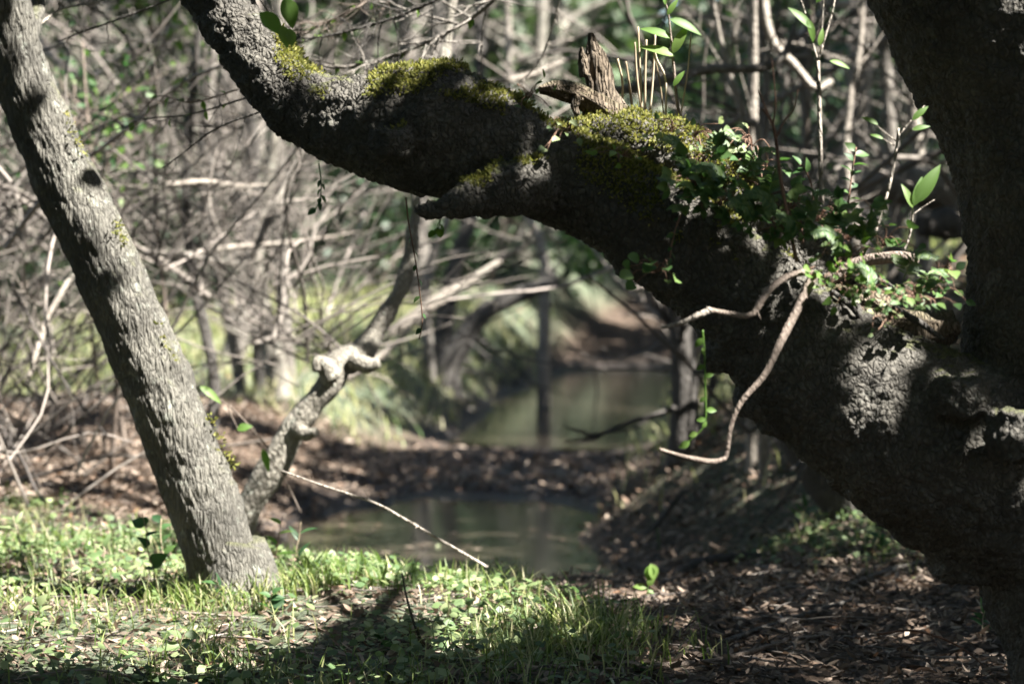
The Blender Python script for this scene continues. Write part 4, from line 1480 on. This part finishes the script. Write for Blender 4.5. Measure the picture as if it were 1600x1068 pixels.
pos = shade_leaves(150000, (-4.5, 9.0), (-1.0, 15.5), (3.0, 5.6), .11)
own = pos[:, 0] < -1.0
for t, sel_, nm in ((old, ~own, 'crown'), (lean, own, 'crown')):  # added shade leaves, split between the two near trees
    q = pos[sel_]
    m = len(q)
    mb = MB()
    mb.leaves(q, rng.normal(0, 1, (m, 3)), rng.normal(0, .6, (m, 3)) + np.array(S) * 1.0, .125 * (.75 + .5 * rng.random(m)), .078, .15)
    o = mb.build(nm, M['canopy'], t)
    o['kind'] = 'stuff'
# unseen trees added beside and behind the viewpoint to dim the skylight
rm = crown_mesh(9, 2.3, 5000, 0, .18).mesh('crown')
rm.materials.append(M['canopy'])
for i, (ang, R) in enumerate(((-1.35, 6.5), (-1.9, 6.5), (-2.45, 6.5), (-3.0, 6.8), (2.9, 7.5), (2.5, 7.5), (1.65, 9.5), (1.25, 7.5), (.9, 9.0), (-.95, 8.0), (-1.6, 9.5), (-2.2, 10), (3.14, 10.5), (2.7, 11))):
    x, y = math.sin(ang) * R, 3 + math.cos(ang) * R
    bg_tree(x, y, 1.0, i * 1.3, 'unseen bushy tree added round the viewpoint to dim the skylight', 'unseen shade trees round the viewpoint', i % 6, rm, 2.3, 1.25)
# limbs carrying the added shade leaves, above the frame
for t, b, ends in ((old, P(2450, -1700, 5.1), ((4.5, 3.0, 4.2), (6.5, 6.0, 4.4), (3.0, 1.0, 4.6), (1.0, 4.0, 4.4), (3.5, 9.0, 4.6), (.5, 8.5, 4.5), (7.0, 2.0, 4.5))), (lean, P(0, -850, 6.6), ((-3.5, 4.5, 4.5), (-2.5, 9.0, 4.6), (-1.5, 6, 4.8)))):
    for e in ends:
        mb = MB()
        w = wander(b, e, 6, .12)
        mb.tube(w, [.032, .010], 8, 24, .4)
        side_twigs(mb, w, .008, 5, .8, .7, 0)
        mb.build('crown_limb', M['dark_bark'], t)

# ------------------------------------------------------------------ ground cover
def scatter(n, xr, yr, dens=None):
    x = rng.uniform(*xr, n)
    y = rng.uniform(*yr, n)
    z = ground_z(x, y)
    wl = np.where(y < 16, WATER1, WATER2)
    ok = (z > wl + .015) | (y < 9)
    if dens is not None:
        ok &= rng.random(n) < dens(x, y)
    return np.stack([x, y, z], 1)[ok]


def flat_dirs(m, tilt=.35):
    a = rng.uniform(0, 6.283, m)
    return np.stack([np.cos(a), np.sin(a), rng.normal(0, tilt, m)], 1)


pat = lambda x, y, s, f=2.2, lo=-.25: sstep((fbm(np.stack([x * f, y * f, x * 0], 1), 3, s) - lo) / .4)
mb = MB()
for n, xr, yr, sz in ((70000, (-2.6, 3.2), (4.6, 9.5), .036), (62000, (-3.6, 4.2), (9.5, 16.5), .05), (5000, (-7, 9), (16.5, 36), .07)):
    p = scatter(n, xr, yr, lambda x, y: 1 - .3 * green_amt(x, y) * (y < 9.6))
    m = len(p)
    p[:, 2] += rng.uniform(0, .022, m)
    L = sz * (.55 + .8 * rng.random(m))
    mb.leaves(p, flat_dirs(m, .3), rng.normal(0, .45, (m, 3)) + np.array([0, 0, 1]), L, L * rng.uniform(.16, .42, m), rng.uniform(-.4, .6, m))
x_, y_ = rng.uniform(-1.5, .9, 420), rng.uniform(10, 13.8, 420)
p = np.stack([x_, y_, np.full(420, WATER1 + .004)], 1)[(ground_z(x_, y_) < WATER1) & (pat(x_, y_, 230, 1.5, -.05) > .3)]
m = len(p)
mb.leaves(p, flat_dirs(m, 0), rng.normal(0, .05, (m, 3)) + np.array([0, 0, 1]), .055, .02, 0.0)
tag(mb.build('leaf_litter', M['litter']), kind='stuff')

mb = MB()
p = scatter(34000, (-2.8, 2.8), (4.8, 9.6), lambda x, y: green_amt(x, y) * (.08 + .92 * pat(x, y, 200, 2.6, -.1)))
m = len(p)
mb.blades(p, flat_dirs(m, 0), rng.uniform(.03, .12, m), rng.uniform(.0022, .005, m), rng.uniform(.2, 1.1, m))
p = scatter(26000, (-7, 8), (9.6, 34), lambda x, y: green_amt(x, y) * (.2 + .8 * pat(x, y, 201, .8)))
m = len(p)
mb.blades(p, flat_dirs(m, 0), rng.uniform(.06, .22, m), rng.uniform(.006, .014, m), rng.uniform(.2, 1.1, m), .5 * rng.random(m))
p = scatter(22000, (-4.5, 4.5), (15.5, 30), lambda x, y: green_amt(x, y) * (.3 + .7 * pat(x, y, 204, .8)))
m = len(p)
mb.blades(p, flat_dirs(m, 0), rng.uniform(.08, .28, m), rng.uniform(.008, .016, m), rng.uniform(.3, 1.2, m), .4 * rng.random(m))
# tuft of greener grass on the slope by the path
c = hit(890, 1000)
m = 1100
q = np.stack([c[0] + rng.normal(0, .13, m), c[1] + rng.normal(0, .22, m)], 1)
q = np.column_stack([q, ground_z(q[:, 0], q[:, 1])])
mb.blades(q, flat_dirs(m, 0), rng.uniform(.04, .13, m), rng.uniform(.003, .006, m), rng.uniform(.2, 1.0, m))
# grass crowding round the foot of the leaning tree
m = 700
a_ = rng.uniform(0, 6.283, m)
c = P(366, 945, D1)
q = np.stack([c[0] + np.cos(a_) * rng.uniform(.09, .28, m), c[1] + np.sin(a_) * rng.uniform(.09, .28, m)], 1)
q = np.column_stack([q, ground_z(q[:, 0], q[:, 1])])
mb.blades(q, flat_dirs(m, 0), rng.uniform(.03, .12, m), rng.uniform(.003, .006, m), rng.uniform(.2, 1.0, m))
# bright strap leaves on the lip of the bank
for px0, px1, py0, py1, m in ((420, 830, 900, 930, 420), (0, 280, 850, 880, 160)):
    q = np.array([hit(rng.uniform(px0, px1), rng.uniform(py0, py1)) for _ in range(m)])
    mb.blades(q, flat_dirs(m, 0), rng.uniform(.06, .13, m), rng.uniform(.005, .010, m), rng.uniform(.2, .9, m), .3 + .5 * rng.random(m))
tag(mb.build('grass', M['grass']), kind='stuff')

mb = MB()
p = scatter(40000, (-2.6, 2.8), (4.8, 9.4), lambda x, y: green_amt(x, y) * (.1 + .9 * pat(x, y, 210, 1.8, -.1)))
m = len(p)
hgt = rng.uniform(.01, .06, m)
p[:, 2] += hgt
sz = rng.uniform(.014, .034, m)
mb.leaves(p, flat_dirs(m, .25), rng.normal(0, .35, (m, 3)) + np.array([.1, -.25, 1]), sz, sz * .85, .2, rib=False)
tag(mb.build('ground_cover', M['cover']), kind='stuff')

# little sticks in the litter
mb = MB()
p = scatter(700, (-2.4, 3.0), (5, 11))
for q in p:
    ln = rng.uniform(.06, .3)
    a = rng.uniform(0, 6.28)
    e = q + np.array([math.cos(a) * ln, math.sin(a) * ln, 0])
    e[2] = gz(e[0], e[1]) + .015
    q = q + np.array([0, 0, .015])
    mb.tube(wander(q, e, 4, .01), [.003, .0018], 5, 7, rng.random(), cap=False)
o = mb.build('twig_litter', M['twig'])
tag(o, kind='stuff')

# ------------------------------------------------------------------ single sticks and seedlings one can point to
STICKS = [
    ('long thin arching twig with a pale tip over the puddle', [(440, 735), (510, 760), (585, 785), (640, 815), (700, 850), (762, 886)], 6.9, (1.4, 2.6), 'pale_bark', 6),
    ('short pale stick lying in the lit grass edge', [(555, 852), (590, 862), (620, 880), (650, 900)], 7.0, (2.5, 3), 'pale_bark', 2),
    ('dark bare twig standing in the sunlit grass', [(662, 1010), (648, 975), (636, 935), (628, 895)], 6.1, (2.5, 1.2), 'dark_bark', 3),
    ('curved pale twig on the brown litter at the bottom edge', [(930, 1000), (952, 1020), (968, 1045), (980, 1075)], 5.8, (2, 2.5), 'pale_bark', 2),
    ('straight dark stick lying across the litter', [(1120, 1015), (1200, 985), (1280, 960), (1330, 945)], 6.6, (4, 3), 'dark_bark', 2),
    ('long brown stick half buried in the litter', [(1020, 1050), (1120, 1040), (1230, 1010), (1290, 1000)], 6.1, (5, 3), 'brown_twig', 3),
    ('grey stick below the big trunk on the grass bank', [(1330, 920), (1400, 895), (1470, 880)], 7.4, (5, 4), 'grey_bark', 2),
    ('arching thin twig among plants at the trunk foot', [(1370, 990), (1430, 985), (1500, 1010), (1560, 1060)], 6.0, (2, 1.2), 'red_twig', 3),
]
for lab, pts, d, rad, mat, cnt in STICKS:
    path = PP(pts, d)
    if 'lying' in lab or 'buried' in lab or 'below' in lab or 'litter at' in lab:
        path = np.array([hit(*q) for q in pts])
        path[:, 2] += .015
    mb = MB()
    mb.tube(path, [q * K * d for q in rad], 7, 40, .5, disp=jag(77, .0012))
    if cnt:
        side_twigs(mb, path, min(rad) * K * d * .6, cnt, .06, .8, 0)
    single('stick', mb, mat, lab, 'stick', None, path[0])

# pale seedling on the dark litter
c = hit(1012, 938)
t = thing('seedling', c, 'pale sunlit seedling alone on the dark leaf litter', 'plant')
top = P(1016, 882, (c - CAMP) @ FWD)
mb = MB()
mb.tube([c, c * .5 + top * .5 + np.array([-.004, 0, 0]), top], [.0022, .0014], 6, 10)
mb.build('stem', M['bright_leaf'], t)
dd = (c - CAMP) @ FWD
for a, b, dx, dz, L, kd in ((1016, 880, .35, -.9, .045, 'fat'), (1016, 882, -.1, -.9, .04, 'fat'), (1013, 915, .3, .7, .03, 'oval'), (1010, 918, -.9, .25, .034, 'oval'), (1012, 922, .8, -.2, .018, 'oval')):
    put_leaf(t, kd, 'bright_leaf', P(a, b, dd - .01), (dx, -.15, dz), (.3, -.7, .6), L * dd / 6.2)

SEED = [
    (612, 915, 645, 850, 'heart', 4, .05, 'leaf', 'tall seedling with rounded leaves left of the leaning trunk foot', (235, 925, 222, 800)),
    (0, 0, 0, 0, 'oval', 6, .045, 'leaf', 'leafy seedling close against the leaning trunk', (262, 900, 252, 810)),
    (0, 0, 0, 0, 'lance', 4, .05, 'leaf', 'seedling with two long narrow leaves in front of the trunk foot', (345, 950, 340, 905)),
    (0, 0, 0, 0, 'heart', 3, .03, 'leaf', 'thin bent seedling crossing the trunk face', (325, 890, 292, 832)),
    (0, 0, 0, 0, 'lance', 4, .06, 'bright_leaf', 'red stemmed seedling right of the leaning trunk', (430, 905, 442, 805)),
    (0, 0, 0, 0, 'lance', 3, .06, 'leaf', 'seedling with one hanging narrow leaf on the bank lip', (462, 900, 470, 815)),
    (0, 0, 0, 0, 'oval', 5, .035, 'cover', 'pale leaved seedling in the middle of the sunny patch', (680, 890, 682, 852)),
    (0, 0, 0, 0, 'oval', 7, .04, 'cover', 'bushy pale seedling at the lower left corner', (60, 1000, 55, 940)),
    (0, 0, 0, 0, 'lance', 6, .05, 'cover', 'narrow leaved seedling at the left edge of the grass', (40, 880, 20, 805)),
    (0, 0, 0, 0, 'oval', 7, .045, 'leaf', 'dark leaved seedling right of the trunk foot', (415, 960, 425, 925)),
    (0, 0, 0, 0, 'oval', 5, .04, 'cover', 'broad pale seedling in the lower sunlit grass', (285, 1035, 290, 985)),
    (0, 0, 0, 0, 'lance', 5, .05, 'cover', 'upright thin seedling midway along the left grass', (165, 905, 160, 850)),
    (0, 0, 0, 0, 'fat', 6, .04, 'leaf', 'low leafy seedling at the bottom of the sunny patch', (590, 1020, 600, 985)),
    (0, 0, 0, 0, 'fat', 6, .03, 'leaf', 'tiny green seedling on the litter at the bottom edge', (1000, 1050, 1000, 1040)),
    (0, 0, 0, 0, 'oval', 7, .04, 'leaf', 'dark plant at the very foot of the big trunk', (1530, 1000, 1540, 950)),
    (0, 0, 0, 0, 'oval', 7, .04, 'leaf', 'low green plant on the bank under the thick limb', (1370, 870, 1375, 835)),
    (0, 0, 0, 0, 'lance', 6, .06, 'leaf', 'long leaved plant hanging over the path bank', (1250, 830, 1262, 790)),
]
for *_, kd, n, sz, mat, lab, (a, b, a1, b1) in SEED:
    c = hit(a, b)
    dd = (c - CAMP) @ FWD
    top = P(a1, b1, dd)
    t = thing('seedling', c, lab, 'plant')
    path = wander(c, top, 5, .008)
    mb = MB()
    mb.tube(path, [.0022, .0012], 5, 14)
    mb.build('stem', M['red_twig' if 'red' in lab else 'straw'], t)
    leafy(t, path, kd, mat, n, sz, .35)

# leaves floating at the left of the crooked trunk
for lab, a, b, d_, dx, dz, L in (('narrow green leaf on a twig between leaning and crooked trunks', 330, 615, 7.6, .9, -.55, .085), ('small dark green leaf on a twig below the narrow one', 388, 683, 7.6, .8, .3, .05), ('long green leaf hanging beside the crooked trunk', 428, 712, 7.8, .3, -.9, .08)):
    t, path = stem_thing('leafy_twig', [(470, 800), (440, 740), (400, 690), (a, b)] if 'narrow' not in lab else [(420, 700), (385, 660), (355, 632), (a - 15, b - 10)], d_, (1.2, .8), 'brown_twig', lab, 'twig')
    put_leaf(t, 'lance' if L > .06 else 'oval', 'bright_leaf', P(a - 18, b - 12, d_ - .02), (dx, -.1, dz), (.1, -.8, .6), L)
